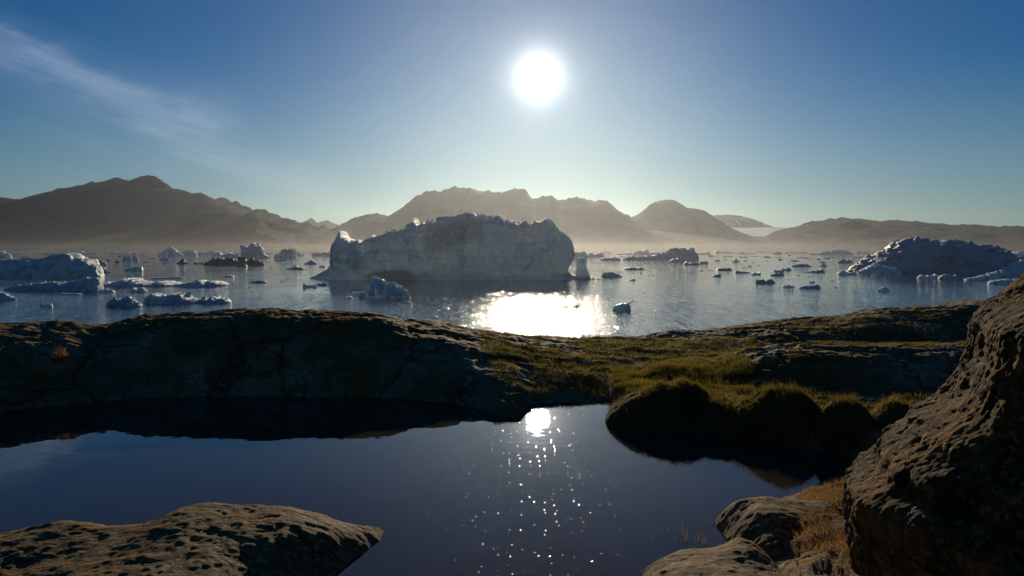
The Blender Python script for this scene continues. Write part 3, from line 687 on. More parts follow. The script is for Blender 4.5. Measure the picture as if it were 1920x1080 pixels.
  [(258, 571), (270, 567), (280, 563), (290, 552), (298, 553), (308, 561), (316, 557), (322, 552), (334, 551), (346, 552), (356, 558), (368, 561), (380, 563), (388, 558), (394, 562), (401, 555), (410, 562), (420, 559), (431, 565)], 570.5, ice_blue, dict(rough=0.15, nx=190, nt=30, power=0.7, jag=1.5)),
 ('ice_floe', 'thin crumbling floe below the long bluish one at the left', 'rag', 553, ice_white, dict(x0=111, x1=156, yt=547.5)),
 ('ice_floe', 'thin dark line of ice behind the strip of rubbly ice', 'table', 522.5, ice_dirty, dict(x0=282, x1=348, yt=519.5)),
 ('ice_floe', 'small dark floe with a hump, right of the thin dark line of ice', 'rag', 519, ice_dirty, dict(x0=420, x1=439, yt=515.5)),
 ('ice_floe', 'dark lens of ice halfway between the strip of rubbly ice and the great iceberg', 'dome', 530.5, ice_dirty, dict(x0=466, x1=502, yt=525)),
 ('ice_floe', 'white scattered-looking floe just below the left foot of the great iceberg',
  'rag', 539, ice_white, dict(x0=567, x1=596, yt=531)),
 ('ice_floe', 'flat grey tail floe right beside the scattered-looking one', 'table', 535.5, ice_blue, dict(x0=590, x1=613, yt=530.5)),
 ('ice_floe', 'dark low floe with a bump in the middle, left of the great iceberg', 'peak', 505, ice_dirty, dict(x0=531, x1=578, yt=498.5)),
 ('ice_floe', 'rugged small blue floe left of the great iceberg horn', 'peak', 495, ice_blue, dict(x0=570, x1=596, yt=487.5)),
 ('ice_floe', 'tiny dark oval floe close left of the great iceberg', 'dome', 501, ice_dirty, dict(x0=598, x1=611, yt=497)),
 ('ice_floe', 'thin dark floe under the anvil-shaped iceberg', 'dome', 489.2, ice_dirty, dict(x0=515, x1=542, yt=485.2)),
 ('ice_floe', 'pale cluster of ice piled against the upper left edge, behind the slate-blue iceberg',
  'rag', 484, ice_white, dict(x0=-20, x1=22, yt=470)),
]
for i, (nm, lb, shape, yw, mt, kw) in enumerate(NAMED):
    berg(nm, nm.replace('_', ' '), lb, shape, yw, mt, seed=100 + i * 7, **kw)
    if lb.startswith('clear greenish'):
        clear = C.objects[-1]
# the gritty tongue of ice that sticks out of the clear block
clear = [o for o in C.objects if str(o.get('label', '')).startswith('clear greenish')][0]
dd = clear.location.y / F
n = 22; tt = np.linspace(0, 1, n); th = np.linspace(0, 2 * math.pi, 8, endpoint=False)
rr = (1.5 - 0.6 * tt) * (1 + 0.3 * fbm(tt * 7, 0 * tt, seed=4)) * dd
cxs = (1171 - 1166.5 + 18 * tt) * dd; czs = (10 + 7 * tt + 2 * tt ** 2) * dd + 0.25 * fbm(tt * 5, 0 * tt, seed=8)
Gp = np.stack([cxs[:, None] + 0 * th, np.cos(th)[None, :] * rr[:, None], czs[:, None] + np.sin(th)[None, :] * rr[:, None]], -1)
obj('ice_tongue', mesh_from('ice_tongue', Gp.reshape(-1, 3), grid_faces(n, 8, True), smooth=False), ice_grit, clear)

# small drift ice between the named pieces
rng = np.random.default_rng(42)
boxes = [(min(p[0] for p in s) if not isinstance(s, str) else k['x0'], max(p[0] for p in s) if not isinstance(s, str) else k['x1'], yw) for _, _, s, yw, _, k in NAMED] + [(575, 1135, 526)]
def free(x0, x1, yw, gap):
    for a, b_, y in boxes:
        if x1 > a - gap and x0 < b_ + gap and abs(y - yw) < 3.0 + (y - HY) * 0.06: return False
    return True
made = 0; tries = 0
FARLAB = ['ice_floe', 'ice floe', 'low bluish floe in the crowded ice belt along the horizon', 'floes of the far ice belt']
while made < 150 and tries < 6000:
    tries += 1
    yw = 474.5 + 3.0 * rng.random() if made < 70 else 477 + 16 * rng.random() ** 1.4
    px = rng.uniform(-60, 1985)
    if px > 560 and px < 1075 and yw < 528: 
        if rng.random() < 0.9: continue
    w = rng.uniform(14, 60) if made < 70 else rng.uniform(5, 24)
    hgt = rng.uniform(1.2, 5.5) if made < 70 else rng.uniform(1.2, 3.6)
    if rng.random() < 0.5 and made >= 70: hgt *= 0.6
    if not free(px, px + w, yw, -6 if made < 70 else 1): continue
    if made < 70 and sum(1 for b_ in boxes if abs(b_[2] - yw) < 1.0 and px + w > b_[0] + 6 and px < b_[1] - 6): continue
    boxes.append((px, px + w, yw))
    far = made < 70
    berg('ice_floe', 'ice floe', FARLAB[2] if far else 'little floe adrift in the open water beyond the near floes',
         str(rng.choice(['dome', 'rag', 'rag', 'table', 'peak', 'wedge', 'wedgel'])), yw,
         [ice_white, ice_blue, ice_blue, ice_white, ice_dirty][rng.integers(5)] if far or rng.random() < 0.6 else ice_dirty, x0=px, x1=px + w, yt=yw - hgt,
         depth=w * sea_dist(yw) / F * (0.35 if far else 0.5), seed=1000 + made, group=FARLAB[3] if far else 'little floes in open water', nx=int(np.clip(w * 0.9, 14, 40)), nt=9, rough=0.14)
    made += 1
# chips of brash ice, a pixel or two high
made = 0
while made < 110:
    yw = 486 + 64 * rng.random() ** 1.5; px = rng.uniform(0, 1850)
    if yw > 528 and px > 500 and rng.random() < 0.85: continue
    w = rng.uniform(2.5, 8); 
    if not free(px, px + w, yw, 2): continue
    if 560 < px < 1140 and yw < 530: continue
    boxes.append((px, px + w, yw))
    berg('ice_chip', 'ice chip', 'tiny chip of brash ice a few pixels wide between the floes', 'rag', yw, ice_white if rng.random() < 0.6 else ice_dirty,
         x0=px, x1=px + w, yt=yw - rng.uniform(0.7, 2.0), seed=3000 + made, group='chips of brash ice', nx=9, nt=7, rough=0.15)
    made += 1

# ------------------------------------------------------------------ near ground: bank, crest, slope down to the fjord
# each ridge: crest rows seen from the path, distance of the crest and of its foot
RA = [(-900, 640), (-200, 616), (0, 612), (60, 614), (130, 612), (157, 618), (200, 616), (240, 603), (300, 597), (370, 592), (430, 588), (510, 586), (560, 591), (600, 590), (700, 592), (730, 598), (760, 606), (830, 612), (880, 627), (950, 634), (1000, 639), (1060, 642), (1150, 641), (1200, 640), (1260, 630), (1350, 622), (1450, 608), (1530, 600), (1620, 588), (1700, 582), (1800, 572), (1850, 566), (1920, 560), (2300, 530)]
RA_D = [(-900, 6.6), (0, 8.3), (240, 8.9), (430, 9.0), (700, 9.0), (850, 9.2), (1000, 9.8), (1150, 10.4), (1400, 11.6), (1920, 12.5)]
RA_F = [(-1200, 4.2), (-300, 6.0), (0, 6.9), (240, 7.45), (430, 7.6), (700, 7.55), (850, 7.25), (900, 6.95), (935, 6.66), (972, 6.58), (988, 7.0), (1005, 7.25), (1150, 7.35), (1250, 8.6), (1500, 9.6), (1920, 10.5)]
RB = [(1130, 735), (1160, 705), (1200, 690), (1260, 684), (1340, 686), (1400, 664), (1440, 657), (1500, 650), (1640, 651), (1700, 655), (1800, 652), (1920, 654), (2300, 640)]
RB_D = [(1130, 7.9), (1400, 8.3), (1920, 8.0)]
RB_F = [(1130, 7.3), (1250, 7.0), (1400, 7.3), (1920, 7.0)]
PL_F = [(1125, 8.5), (1150, 7.25), (1180, 6.7), (1250, 6.25), (1450, 5.75), (1600, 5.3), (1700, 4.9), (1800, 4.6), (2300, 4.2)]

def ridge(px, d, crest, dist, foot, back_k=0.12, back_s=0.36, sharp=0.8):
    dc = interp(dist, px); df = interp(foot, px)
    h = CAM_Z - (interp(crest, px) - HY) / F * dc
    t_ = (d - df) / (dc - df)
    up = h * np.sin(np.clip(t_, 0, 1) * math.pi / 2) ** sharp
    under = np.maximum((d - df) * 0.5, -0.6)
    q = d - dc; qk = back_s / (2 * back_k)
    down = h - np.where(q < qk, back_k * q * q, back_k * qk * qk + back_s * (q - qk))
    return np.where(d < df, under, np.where(d < dc, up, down)), h
def ground_z(x, y, detail=True):
    x = np.asarray(x, float); y = np.asarray(y, float)
    r = np.hypot(x, y); a = np.arctan2(x, y)
    am = np.clip(np.abs(a), 0, R(42))
    px = 960 + F * np.tan(np.sign(a) * am)
    d = r * np.cos(am)
    px = px + 10 * fbm(x * 1.3, y * 1.3, o=3, seed=301)
    za, ha = ridge(px, d, RA, RA_D, RA_F)
    zb, hb = ridge(px, d, RB, RB_D, RB_F, back_k=0.25, back_s=0.5, sharp=0.6)
    zb = np.where(px < 1130, -40.0, zb - 0.25 * (1 - sst(px, 1130, 1260)))
    df = interp(PL_F, px) + 0.12 * fbm(x * 2.1, y * 2.1, o=3, seed=305)
    zp = np.clip((d - df) * 0.7, -0.6, 0.13) * (px > 1126) + np.where(px > 1126, 0, -0.6)
    zp = np.where(d > 9.5, zp - (d - 9.5) * 0.4, zp)
    yn = np.interp(x, [-8, -3, 0, 0.6, 1.1, 1.5, 1.9, 2.4, 3.2, 8], [2.3, 2.6, 2.7, 2.9, 3.3, 4.25, 4.6, 5.0, 5.4, 5.6])
    zn = np.clip((yn - y) * 0.22, -0.6, 0.10 + 0.06 * np.clip(yn - y - 0.3, 0, 3)) + np.where(y < -3, -0.25 * (-3 - y), 0)
    zn = zn + np.where(np.abs(x) > 4, -0.2 * (np.abs(x) - 4) * (y < yn), 0)
    zn = np.where(y > 5.9, zn - (y - 5.9) * 0.5, zn)
    z = np.maximum(np.maximum(za, zb), np.maximum(zp, zn))
    if detail:
        land = sst(z, -0.1, 0.12)
        far_ = np.clip(1 + (d - 12) * 0.12, 1, 12)
        z = z + land * (0.050 * fbm(x * 1.3, y * 1.6, o=4, seed=311) + 0.030 * fbm(x * 3.6, y * 5.0, o=5, seed=313, ridged=True)) * np.minimum(far_, 6)
        # stepped foliation of the gneiss
        st = fbm(x * 0.9 + z * 2, y * 3.2 + z * 6, o=4, seed=317)
        z = z + land * 0.03 * (sst(np.abs(st), 0.05, 0.12) - 0.5)
        z = z + 0.012 * fbm(x * 14, y * 14, o=3, seed=319) * land
    return z

an = np.concatenate([np.linspace(R(-180), R(-60), 50, endpoint=False), np.linspace(R(-60), R(-39), 50, endpoint=False), np.linspace(R(-39), R(39), 900, endpoint=False), np.linspace(R(39), R(60), 50, endpoint=False), np.linspace(R(60), R(180), 50, endpoint=False)])
rad = np.concatenate([np.linspace(0.3, 4.0, 60, endpoint=False), np.linspace(4.0, 14.0, 430, endpoint=False), np.geomspace(14, 90, 70)])
AA, RR = np.meshgrid(an, rad)
GX, GY = np.sin(AA) * RR, np.cos(AA) * RR
GZ = ground_z(GX, GY)
GZ = np.maximum(GZ, SEA_Z - 3)
me = mesh_from('ground', np.stack([GX, GY, GZ], -1).reshape(-1, 3), grid_faces(len(rad), len(an), True)[:, ::-1])
obj('ground', me, m_bank, kind='structure')

# the still pool, a sheet that stops inside the banks
pa = np.linspace(R(-75), R(75), 120)
apx = 960 + F * np.tan(np.clip(pa, R(-42), R(42)))
dc = (interp(RA_D, apx) + interp(RA_F, apx)) / 2
dc = np.where(apx > 1200, 8.2, dc) / np.cos(np.clip(np.abs(pa), 0, R(42)))
rows = [np.stack([np.sin(pa) * k, np.cos(pa) * k, 0 * pa], -1) for k in (0.8,)]
rows.append(np.stack([np.sin(pa) * dc, np.cos(pa) * dc, 0 * pa], -1))
obj('pool_water', mesh_from('pool_water', np.array(rows).reshape(-1, 3), grid_faces(2, 120)[:, ::-1], smooth=False), m_pond, kind='structure')

# ------------------------------------------------------------------ hummocks with grass
def at_row(px, py, d):
    return (px - 960) / F * d, d, CAM_Z - (py - HY) / F * d
def blades(P, hgt, wid, rng, lean=0.35, drift=(0, 0)):
    n = len(P); a = rng.uniform(0, 2 * math.pi, n); h = hgt * rng.uniform(0.45, 1.25, n); w = wid * rng.uniform(0.7, 1.3, n)
    la = rng.uniform(0, 2 * math.pi, n); le = lean * rng.uniform(0, 1, n) * h
    side = np.stack([np.cos(a), np.sin(a), 0 * a], -1) * w[:, None] / 2
    l = np.stack([np.cos(la) * le + drift[0] * h, np.sin(la) * le + drift[1] * h, 0 * a], -1)
    up = np.stack([0 * a, 0 * a, h], -1)
    v = np.stack([P - side, P + side, P + up * 0.55 + l * 0.35 - side * 0.7, P + up * 0.55 + l * 0.35 + side * 0.7, P + up + l], 1)
    b0 = np.arange(n)[:, None] * 5
    return v.reshape(-1, 3), b0 + np.array([0, 1, 3, 2]), b0 + np.array([2, 3, 4])
def hummock(label, px, py_top, d, hw, fd, seed, dens=9500):
    x, y, z = at_row(px, py_top + 10, d)
    nr, na = 70, 130
    r = np.linspace(0.001, 1, nr); a = np.linspace(0, 2 * math.pi, na, endpoint=False)
    Ag, Rg = np.meshgrid(a, r)
    out = 1 + 0.26 * fbm(np.cos(Ag) * 1.3 + seed, np.sin(Ag) * 1.3, o=3, seed=seed)
    X = np.cos(Ag) * hw * Rg * out; Y = np.sin(Ag) * fd * Rg * out
    Z = (z + 0.12) * (1 - Rg ** 2.6) ** 0.8 - 0.12
    Z = Z + (0.10 * fbm(X * 3.4 + seed, Y * 3.4, o=4, seed=seed + 2) + 0.02 * fbm(X * 18, Y * 18, o=3, seed=seed + 3)) * (1 - Rg ** 4)
    # the sides bulge out over the foot
    k = 1 + 0.10 * np.sin(np.clip((Z + 0.12) / (z + 0.12), 0, 1) * math.pi) 
    me = mesh_from('grassy_hummock', np.stack([X * k, Y * k, Z], -1).reshape(-1, 3), grid_faces(nr, na, True))
    o = obj('grassy_hummock', None, None, None, (x, y, 0), category='hummock', label=label, group='grassy hummocks on the pool shore')
    obj('peat_mound', me, m_peat, o)
    rg = np.random.default_rng(seed); n = int(dens * hw * fd * 4)
    ii = rg.integers(0, nr - 1, n * 2); jj = rg.integers(0, na, n * 2)
    keep = rg.random(n * 2) < (r[ii] + 0.02); ii, jj = ii[keep], jj[keep]
    fi, fj = rg.random(len(ii)), rg.random(len(ii))
    V = np.stack([X * k, Y * k, Z], -1)
    P = V[ii, jj] * (1 - fi[:, None]) * (1 - fj[:, None]) + V[ii + 1, jj] * fi[:, None] * (1 - fj[:, None]) + V[ii, (jj + 1) % na] * (1 - fi[:, None]) * fj[:, None] + V[ii + 1, (jj + 1) % na] * fi[:, None] * fj[:, None]
    P = P[P[:, 2] > 0.03]
    keep = rg.random(len(P)) < np.clip(P[:, 2] / z, 0.25, 1); P = P[keep]
    outv = P[:, :2] / np.array([hw, fd])
    clump = 0.55 + 0.75 * sst(fbm(P[:, 0] * 9, P[:, 1] * 9, o=2, seed=seed + 9), -0.4, 0.5)
    v, f4, f3 = blades(P, 0.042 * clump, 0.0026, rg, lean=1.2)
    # blades comb outwards and down on the flanks
    tipk = np.repeat(np.hypot(outv[:, 0], outv[:, 1]), 5).reshape(-1, 5) * np.array([0, 0, 0.3, 0.3, 1.0])
    v = v.reshape(-1, 5, 3); nrm_ = outv / np.maximum(np.hypot(outv[:, 0], outv[:, 1])[:, None], 1e-4)
    v[:, :, :2] += tipk[:, :, None] * nrm_[:, None, :] * 0.035; v[:, :, 2] -= tipk * 0.012
    g = obj('grass', mesh_from('grass', v.reshape(-1, 3), f4, f3, smooth=False), m_grass, o); g['kind'] = 'stuff'
    Q = P[rg.integers(0, len(P), 260)]; Q = Q[fbm(Q[:, 0] * 7, Q[:, 1] * 7, o=2, seed=seed + 31) > 0.0]
    v, f4, f3 = blades(Q, 0.085, 0.0028, rg, lean=0.9)
    g = obj('dead_stalks', mesh_from('dead_stalks', v, f4, f3, smooth=False), m_dry, o); g['kind'] = 'stuff'
    return o
hummock('widest grassy hummock, leftmost of the row, its round left side standing in the pool', 1262, 716, 6.45, 0.52, 0.48, 501)
hummock('low grassy hummock shoulder filling the dip between the widest and the tallest hummock', 1352, 742, 6.2, 0.36, 0.36, 509)
hummock('tallest grassy hummock, in the middle of the row on the right pool shore', 1470, 728, 5.95, 0.46, 0.42, 517)
hummock('narrow pointed grassy hummock right of the tallest one', 1590, 740, 5.6, 0.29, 0.34, 523)
hummock('flat-topped dim grassy hummock half hidden by the black boulder', 1690, 756, 5.5, 0.36, 0.34, 531)

# ------------------------------------------------------------------ loose rocks and boulders
def dome_rock(name, cat, label, outline, crest, mat, seed, amp=0.03, base=-0.25, res=0.008, **props):
    """a weathered slab: height field inside a plan outline; crest = list of (x, y, z, radius) control knots"""
    o = np.array(outline, float); x0, y0 = o.min(0); x1, y1 = o.max(0)
    nx, ny = int((x1 - x0) / res), int((y1 - y0) / res)
    X, Y = np.meshgrid(np.linspace(x0, x1, nx), np.linspace(y0, y1, ny))
    # signed distance to outline polygon
    D = np.full(X.shape, 1e9); inside = np.zeros(X.shape, bool)
    for i in range(len(o)):
        a, b_ = o[i], o[(i + 1) % len(o)]
        ab = b_ - a; t_ = np.clip(((X - a[0]) * ab[0] + (Y - a[1]) * ab[1]) / (ab @ ab), 0, 1)
        D = np.minimum(D, np.hypot(X - a[0] - t_ * ab[0], Y - a[1] - t_ * ab[1]))
        c = ((a[1] > Y) != (b_[1] > Y)) & (X < (b_[0] - a[0]) * (Y - a[1]) / (b_[1] - a[1] + 1e-12) + a[0]); inside ^= c
    D = np.where(inside, D, -D) + 0.02 + 0.03 * fbm(X * 5, Y * 5, o=4, seed=seed)
    kn = np.array(crest, float)
    w = np.exp(-((X[..., None] - kn[:, 0]) ** 2 + (Y[..., None] - kn[:, 1]) ** 2) / kn[:, 3] ** 2) + 1e-9
    top = (w * kn[:, 2]).sum(-1) / w.sum(-1)
    s = np.clip(D / 0.34, 0, 1)
    Z = base + (top - base) * (1 - (1 - s) ** 2.2) ** 0.75
    Z = np.where(D <= 0, base, Z)
    f = fbm(X * 2.3, Y * 2.3, o=4, seed=seed + 1); rg_ = fbm(X * 5 + 0.5 * f, Y * 9, o=5, seed=seed + 2, ridged=True)
    fine = fbm(X * 26, Y * 34, o=4, seed=seed + 3); cd, cv_ = cellnoise(X * 7, Y * 9, 0 * X, seed)
    Z = Z + sst(D, 0, 0.12) * amp * (0.7 * f + 0.16 * rg_ + 0.13 * fine)
    me = mesh_from(name, np.stack([X, Y, Z], -1).reshape(-1, 3), grid_faces(ny, nx))
    return obj(name, me, mat, category=cat, label=label, **props)

def P0(px, py, z=0.0):
    d = (CAM_Z - z) * F / (py - HY); return ((px - 960) / F * d, d)
# slab at the lower left
ol = [P0(745, 984), P0(764, 994), P0(766, 1008), P0(752, 1030), P0(700, 1075), P0(668, 1120), (-0.62, 2.6), (-1.2, 2.3), (-2.6, 2.2), (-3.4, 2.6), (-3.2, 3.4), (-2.9, 3.75), (-2.4, 3.92), (-2.0, 3.9), (-1.6, 3.98), (-1.2, 4.0), (-0.85, 4.02)]
cr = [(-2.7, 3.5, 0.10, 0.35), (-2.25, 3.6, 0.165, 0.22), (-1.98, 3.6, 0.135, 0.18), (-1.42, 3.6, 0.235, 0.25), (-1.08, 3.65, 0.19, 0.22), (-0.8, 3.75, 0.09, 0.2), (-0.62, 3.75, 0.05, 0.15), (-0.6, 3.4, 0.02, 0.2), (-1.4, 3.1, 0.17, 0.4), (-2.4, 2.9, 0.10, 0.5), (-0.9, 3.0, 0.03, 0.3)]
dome_rock('rock_slab', 'rock', 'wide ochre lichened rock slab rising from the pool at the lower left, sunlit tip on its right', ol, cr, m_slab, 601, amp=0.045)
# rounded rock at the lower right, in the water
ol = [P0(1312, 985), P0(1345, 1035), P0(1420, 1095), P0(1500, 1120), P0(1600, 1060), P0(1690, 1020), P0(1640, 972), P0(1530, 955), P0(1400, 958), P0(1335, 972)]
x_, y_ = P0(1425, 944, 0.20)
cr = [(x_, y_, 0.175, 0.18), (x_ + 0.3, y_ - 0.02, 0.13, 0.2), (x_ - 0.22, y_ - 0.05, 0.03, 0.15), (x_, y_ - 0.35, 0.12, 0.2), (x_ + 0.35, y_ - 0.35, 0.10, 0.2)]
dome_rock('rounded_rock', 'rock', 'rounded grey-brown rock with a glinting left tip in the water left of the boulder', ol, cr, m_slab, 611, amp=0.03, res=0.006)
# rough rock under it, cut off by the lower edge
ol = [(0.42, 3.05), (0.52, 3.45), (0.75, 3.62), (0.95, 3.60), (1.12, 3.66), (1.28, 3.5), (1.45, 3.1), (1.5, 2.7), (1.2, 2.4), (0.5, 2.4), (0.38, 2.7)]
cr = [(0.62, 3.25, 0.10, 0.2), (0.85, 3.30, 0.13, 0.2), (1.08, 3.38, 0.20, 0.14), (1.25, 3.15, 0.08, 0.2), (0.8, 2.8, 0.15, 0.4)]
dome_rock('rough_rock', 'rock', 'ochre knobbly rock at the lower edge in front of the rounded one', ol, cr, m_slab, 621, amp=0.04, res=0.006)
# small pale rock high on the left bank
ol = [(-4.62, 7.62), (-4.45, 7.55), (-4.25, 7.68), (-4.2, 7.8), (-4.4, 7.85), (-4.58, 7.75)]
zz0 = float(ground_z(np.array([-4.4]), np.array([7.7]))[0])
dome_rock('pale_stone', 'stone', 'pale weathered stone lying on the dark bank at the far left', ol, [(-4.4, 7.72, zz0 + 0.10, 0.3)], m_slab, 631, amp=0.02, base=zz0 - 0.15, res=0.012)

# the big boulder at the right
def boulder():
    # outline against the scene: (row, column)
    SIL = [(1100, 1612), (1060, 1606), (1020, 1600), (980, 1592), (940, 1588), (915, 1593), (890, 1602), (870, 1618), (850, 1638), (830, 1664), (808, 1692), (785, 1715), (760, 1740), (735, 1762), (700, 1795), (685, 1803), (665, 1812), (640, 1817), (610, 1818), (590, 1826), (570, 1846), (550, 1872), (535, 1890), (515, 1918), (495, 1950), (470, 2010), (440, 2110), (400, 2260)]
    SIL = sorted(SIL)
    D = 2.9; nz, na = 420, 1000
    zt = np.linspace(-0.15, 1.66, nz); a = np.linspace(0, 2 * math.pi, na, endpoint=False)
    Z = np.repeat(zt[:, None], na, 1)
    ca, sa = np.cos(a)[None, :] + 0 * Z, np.sin(a)[None, :] + 0 * Z
    rows0 = HY + (CAM_Z - zt) / D * F
    xl = (np.interp(rows0, [q[0] for q in SIL], [q[1] for q in SIL]) - 960) / F * D
    xr = 3.4 - 0.5 * np.clip(zt / 1.7, 0, 1) ** 3
    for it in range(7):
        cx, rx = (xl + xr) / 2, (xr - xl) / 2
        ry = 0.58 * np.clip(1.02 - np.clip(zt / 1.75, 0, 1) ** 4, 0.05, 1)
        Y = D - 0.10 + ry[:, None] * np.sign(sa) * np.abs(sa) ** 0.62
        X = cx[:, None] + rx[:, None] * np.sign(ca) * np.abs(ca) ** 0.42 + 0.20 * (Y - D) * (ca < 0) + 0.05 * np.sin(Z * 4 + Y * 3)
        big = fbm(X * 1.6, Y * 1.6, Z * 1.3, o=3, seed=701)
        rdg = fbm(X * 7 + big, Y * 7, Z * 2.6, o=4, seed=703, ridged=True)
        mid = fbm(X * 16, Y * 16, Z * 13, o=4, seed=705)
        cd, cv_ = cellnoise(X * 14, Y * 14, Z * 8, 707); cd2, cv2 = cellnoise(X * 42, Y * 42, Z * 36, 709)
        # a rib on the camera side, running up to the right, the rock beyond it set back in shade
        rib = (X - (xl[:, None] + 0.12 + 0.10 * np.sin(Z * 5 + 0.6) + 0.25 * np.maximum(Z - 0.6, 0))) / 0.07
        fr = (sa < 0.1)
        disp = 0.06 * big + 0.018 * rdg + 0.022 * mid + 0.020 * (0.5 - cd) + 0.014 * (0.5 - cd2) + (0.075 * np.exp(-rib ** 2) - 0.09 * sst(rib, 0.3, 2.2)) * fr
        X2 = X + ca * disp * 0.8; Y2 = Y + sa * disp * 1.4
        pxs = 960 + X2 / Y2 * F; k = pxs.argmin(1); r_ = np.arange(nz)
        row = HY + (CAM_Z - zt) / Y2[r_, k] * F
        want = np.interp(row, [q[0] for q in SIL], [q[1] for q in SIL]) 
        cor = np.pad((want - pxs[r_, k]) * Y2[r_, k] / F, 30, mode='edge'); kr = np.hanning(41); kr /= kr.sum()
        xl = xl + np.convolve(cor, kr, mode='same')[30:-30]
    V = np.stack([X2, Y2, Z], -1).reshape(-1, 3); top = len(V)
    V = np.concatenate([V, [[X2[-1].mean(), Y2[-1].mean(), 1.74]]]); r0 = (nz - 1) * na; k_ = np.arange(na)
    me = mesh_from('boulder', V, grid_faces(nz, na, True), np.stack([r0 + k_, r0 + (k_ + 1) % na, 0 * k_ + top], -1))
    return obj('boulder', me, m_boulder, category='boulder', label='tall dark lichen-crusted boulder standing at the right edge of the picture')
boulder()

# ------------------------------------------------------------------ grass on the ground
rg = np.random.default_rng(77)
def scatter(n, pxr, dr, keep, hgt, wid, lean, drift=(0, 0)):
    px = rg.uniform(*pxr, n); d = rg.uniform(*dr, n)
    x = (px - 960) / F * d; y = d
    z = ground_z(x, y)
    k = (z > 0.02) & keep(px, d, x, y, z) 
    P = np.stack([x, y, z - 0.004], -1)[k]
    return blades(P, hgt, wid, rg, lean, drift)
def joinb(parts):
    V, A, B = [], [], []; o = 0
    for v, f4, f3 in parts:
        V.append(v); A.append(f4 + o); B.append(f3 + o); o += len(v)
    return np.concatenate(V), np.concatenate(A), np.concatenate(B)
pat = lambda x, y, s, th: fbm(x * s, y * s, o=3, seed=811) > th
parts = [
    scatter(42000, (900, 1420), (7.2, 10.6), lambda px, d, x, y, z: pat(x, y, 1.5, -0.25 + 0.25 * (px < 1000)), 0.040, 0.0042, 0.6),
    scatter(26000, (1150, 1420), (6.6, 8.2), lambda px, d, x, y, z: pat(x, y, 1.8, -0.3), 0.055, 0.0035, 0.6),
    scatter(9000, (1135, 1330), (5.9, 7.3), lambda px, d, x, y, z: z > 0.05, 0.045, 0.0032, 1.0),
    scatter(16000, (1300, 1850), (10.0, 13.5), lambda px, d, x, y, z: pat(x, y, 1.1, 0.0), 0.035, 0.005, 0.7),
    scatter(15000, (1480, 1850), (7.6, 8.6), lambda px, d, x, y, z: pat(x, y, 1.4, -0.05), 0.025, 0.004, 0.7),
    scatter(12000, (1330, 1800), (5.8, 7.2), lambda px, d, x, y, z: pat(x, y, 2.0, -0.2), 0.040, 0.0033, 0.6),
    scatter(12000, (650, 960), (8.3, 9.8), lambda px, d, x, y, z: pat(x, y, 1.4, 0.1), 0.022, 0.004, 0.7),
]
v, f4, f3 = joinb(parts)
obj('grass', mesh_from('grass', v, f4, f3, smooth=False), m_grass, kind='stuff')
parts = [
    scatter(14000, (-40, 520), (8.0, 9.4), lambda px, d, x, y, z: pat(x, y, 1.4, 0.15), 0.016, 0.004, 0.9),
    scatter(9000, (1500, 1720), (3.2, 4.5), lambda px, d, x, y, z: pat(x, y, 3.0, -0.35), 0.035, 0.0028, 0.9),
    scatter(6000, (600, 900), (8.3, 9.6), lambda px, d, x, y, z: pat(x, y, 2.0, 0.1), 0.018, 0.004, 0.8),
]
v, f4, f3 = joinb(parts)
obj('dry_grass', mesh_from('dry_grass', v, f4, f3, smooth=False), m_dry, kind='stuff')
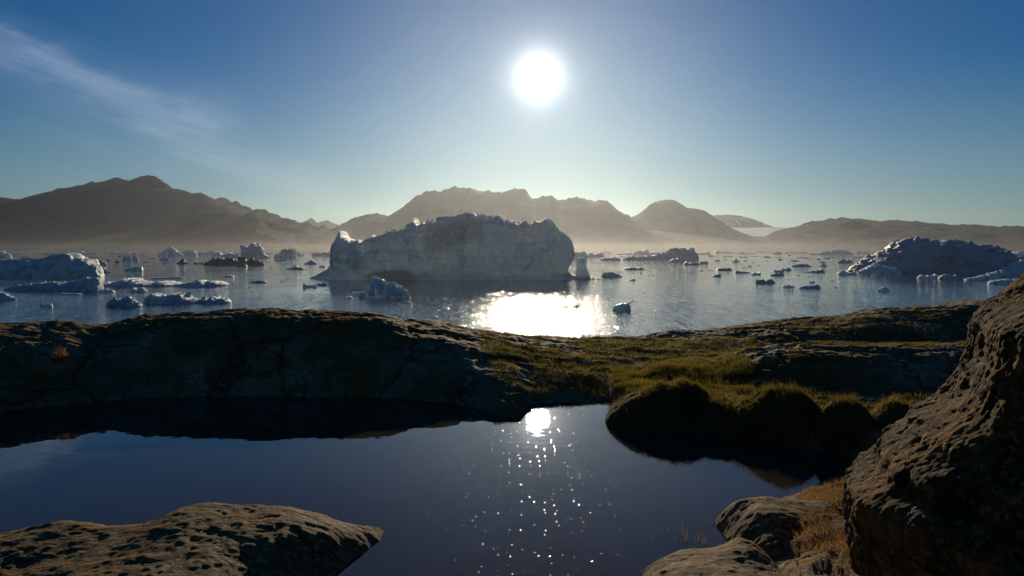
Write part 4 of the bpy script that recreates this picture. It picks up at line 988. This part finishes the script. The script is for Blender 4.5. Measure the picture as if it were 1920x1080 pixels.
# sedge stalks standing in the water by the rounded rock
rs = np.random.default_rng(9)
n = 34; q = [P0(rs.uniform(1275, 1330), rs.uniform(1012, 1030)) for _ in range(n)]
P = np.array([(a_, b_, -0.02) for a_, b_ in q])
v, f4, f3 = blades(P, 0.085, 0.0028, rs, 0.35)
obj('sedge_tuft', mesh_from('sedge_tuft', v, f4, f3, smooth=False), m_dry, category='sedge', label='thin reddish sedge stalks standing in the water left of the rounded rock')
for (px_, py_, lab) in ((107, 677, 'upper pale dry grass tuft on the left bank, right of the lower one'), (68, 711, 'lower pale dry grass tuft on the left bank near the frame edge')):
    d = 8.0; x0_ = (px_ - 960) / F * d
    ds = np.linspace(7.1, 9.2, 200); xs = (px_ - 960) / F * ds; zs_ = ground_z(xs, ds)
    rowz = HY + (CAM_Z - zs_) / ds * F; ii = int(np.argmin(np.abs(rowz - py_)))
    P = np.stack([xs[ii] + rs.normal(0, 0.035, 160), ds[ii] + rs.normal(0, 0.03, 160), 0 * rs.random(160)], -1)
    P[:, 2] = ground_z(P[:, 0], P[:, 1]) - 0.005
    v, f4, f3 = blades(P, 0.085, 0.004, rs, 0.9)
    obj('grass_tuft', mesh_from('grass_tuft', v, f4, f3, smooth=False), m_dry, category='grass tuft', label=lab)

# ------------------------------------------------------------------ the air over the fjord
hz, t = newmat('haze')
vol = t.n('ShaderNodeVolumePrincipled', i_Color=(0.78, 0.88, 1.0, 1), i_Density=0.56e-5, i_Anisotropy=0.76)
t.n('ShaderNodeOutputMaterial', i_Volume=vol.outputs[0])
bx_ = 34000.0; zb_, zt_ = SEA_Z - 70, 1700.0
co = [(-bx_, -600, zb_), (bx_, -600, zb_), (bx_, 33000, zb_), (-bx_, 33000, zb_), (-bx_, -600, zt_), (bx_, -600, zt_), (bx_, 33000, zt_), (-bx_, 33000, zt_)]
fc = [(0, 3, 2, 1), (4, 5, 6, 7), (0, 1, 5, 4), (1, 2, 6, 5), (2, 3, 7, 6), (3, 0, 4, 7)]
obj('haze', mesh_from('haze', co, fc, smooth=False), hz, kind='stuff')
# low sea mist lying on the fjord as far as the mountain feet
mm, t = newmat('mist')
vol = t.n('ShaderNodeVolumePrincipled', i_Color=(0.96, 0.94, 0.95, 1), i_Density=1.7e-5, i_Anisotropy=0.78)
t.n('ShaderNodeOutputMaterial', i_Volume=vol.outputs[0])
zt_ = 70.0; zb_ = SEA_Z - 30; y1_ = 8800
co = [(-12000, -300, zb_), (12000, -300, zb_), (12000, y1_, zb_), (-12000, y1_, zb_), (-12000, -300, zt_), (12000, -300, zt_), (12000, y1_, zt_), (-12000, y1_, zt_)]
obj('mist', mesh_from('mist', co, fc, smooth=False), mm, kind='stuff')
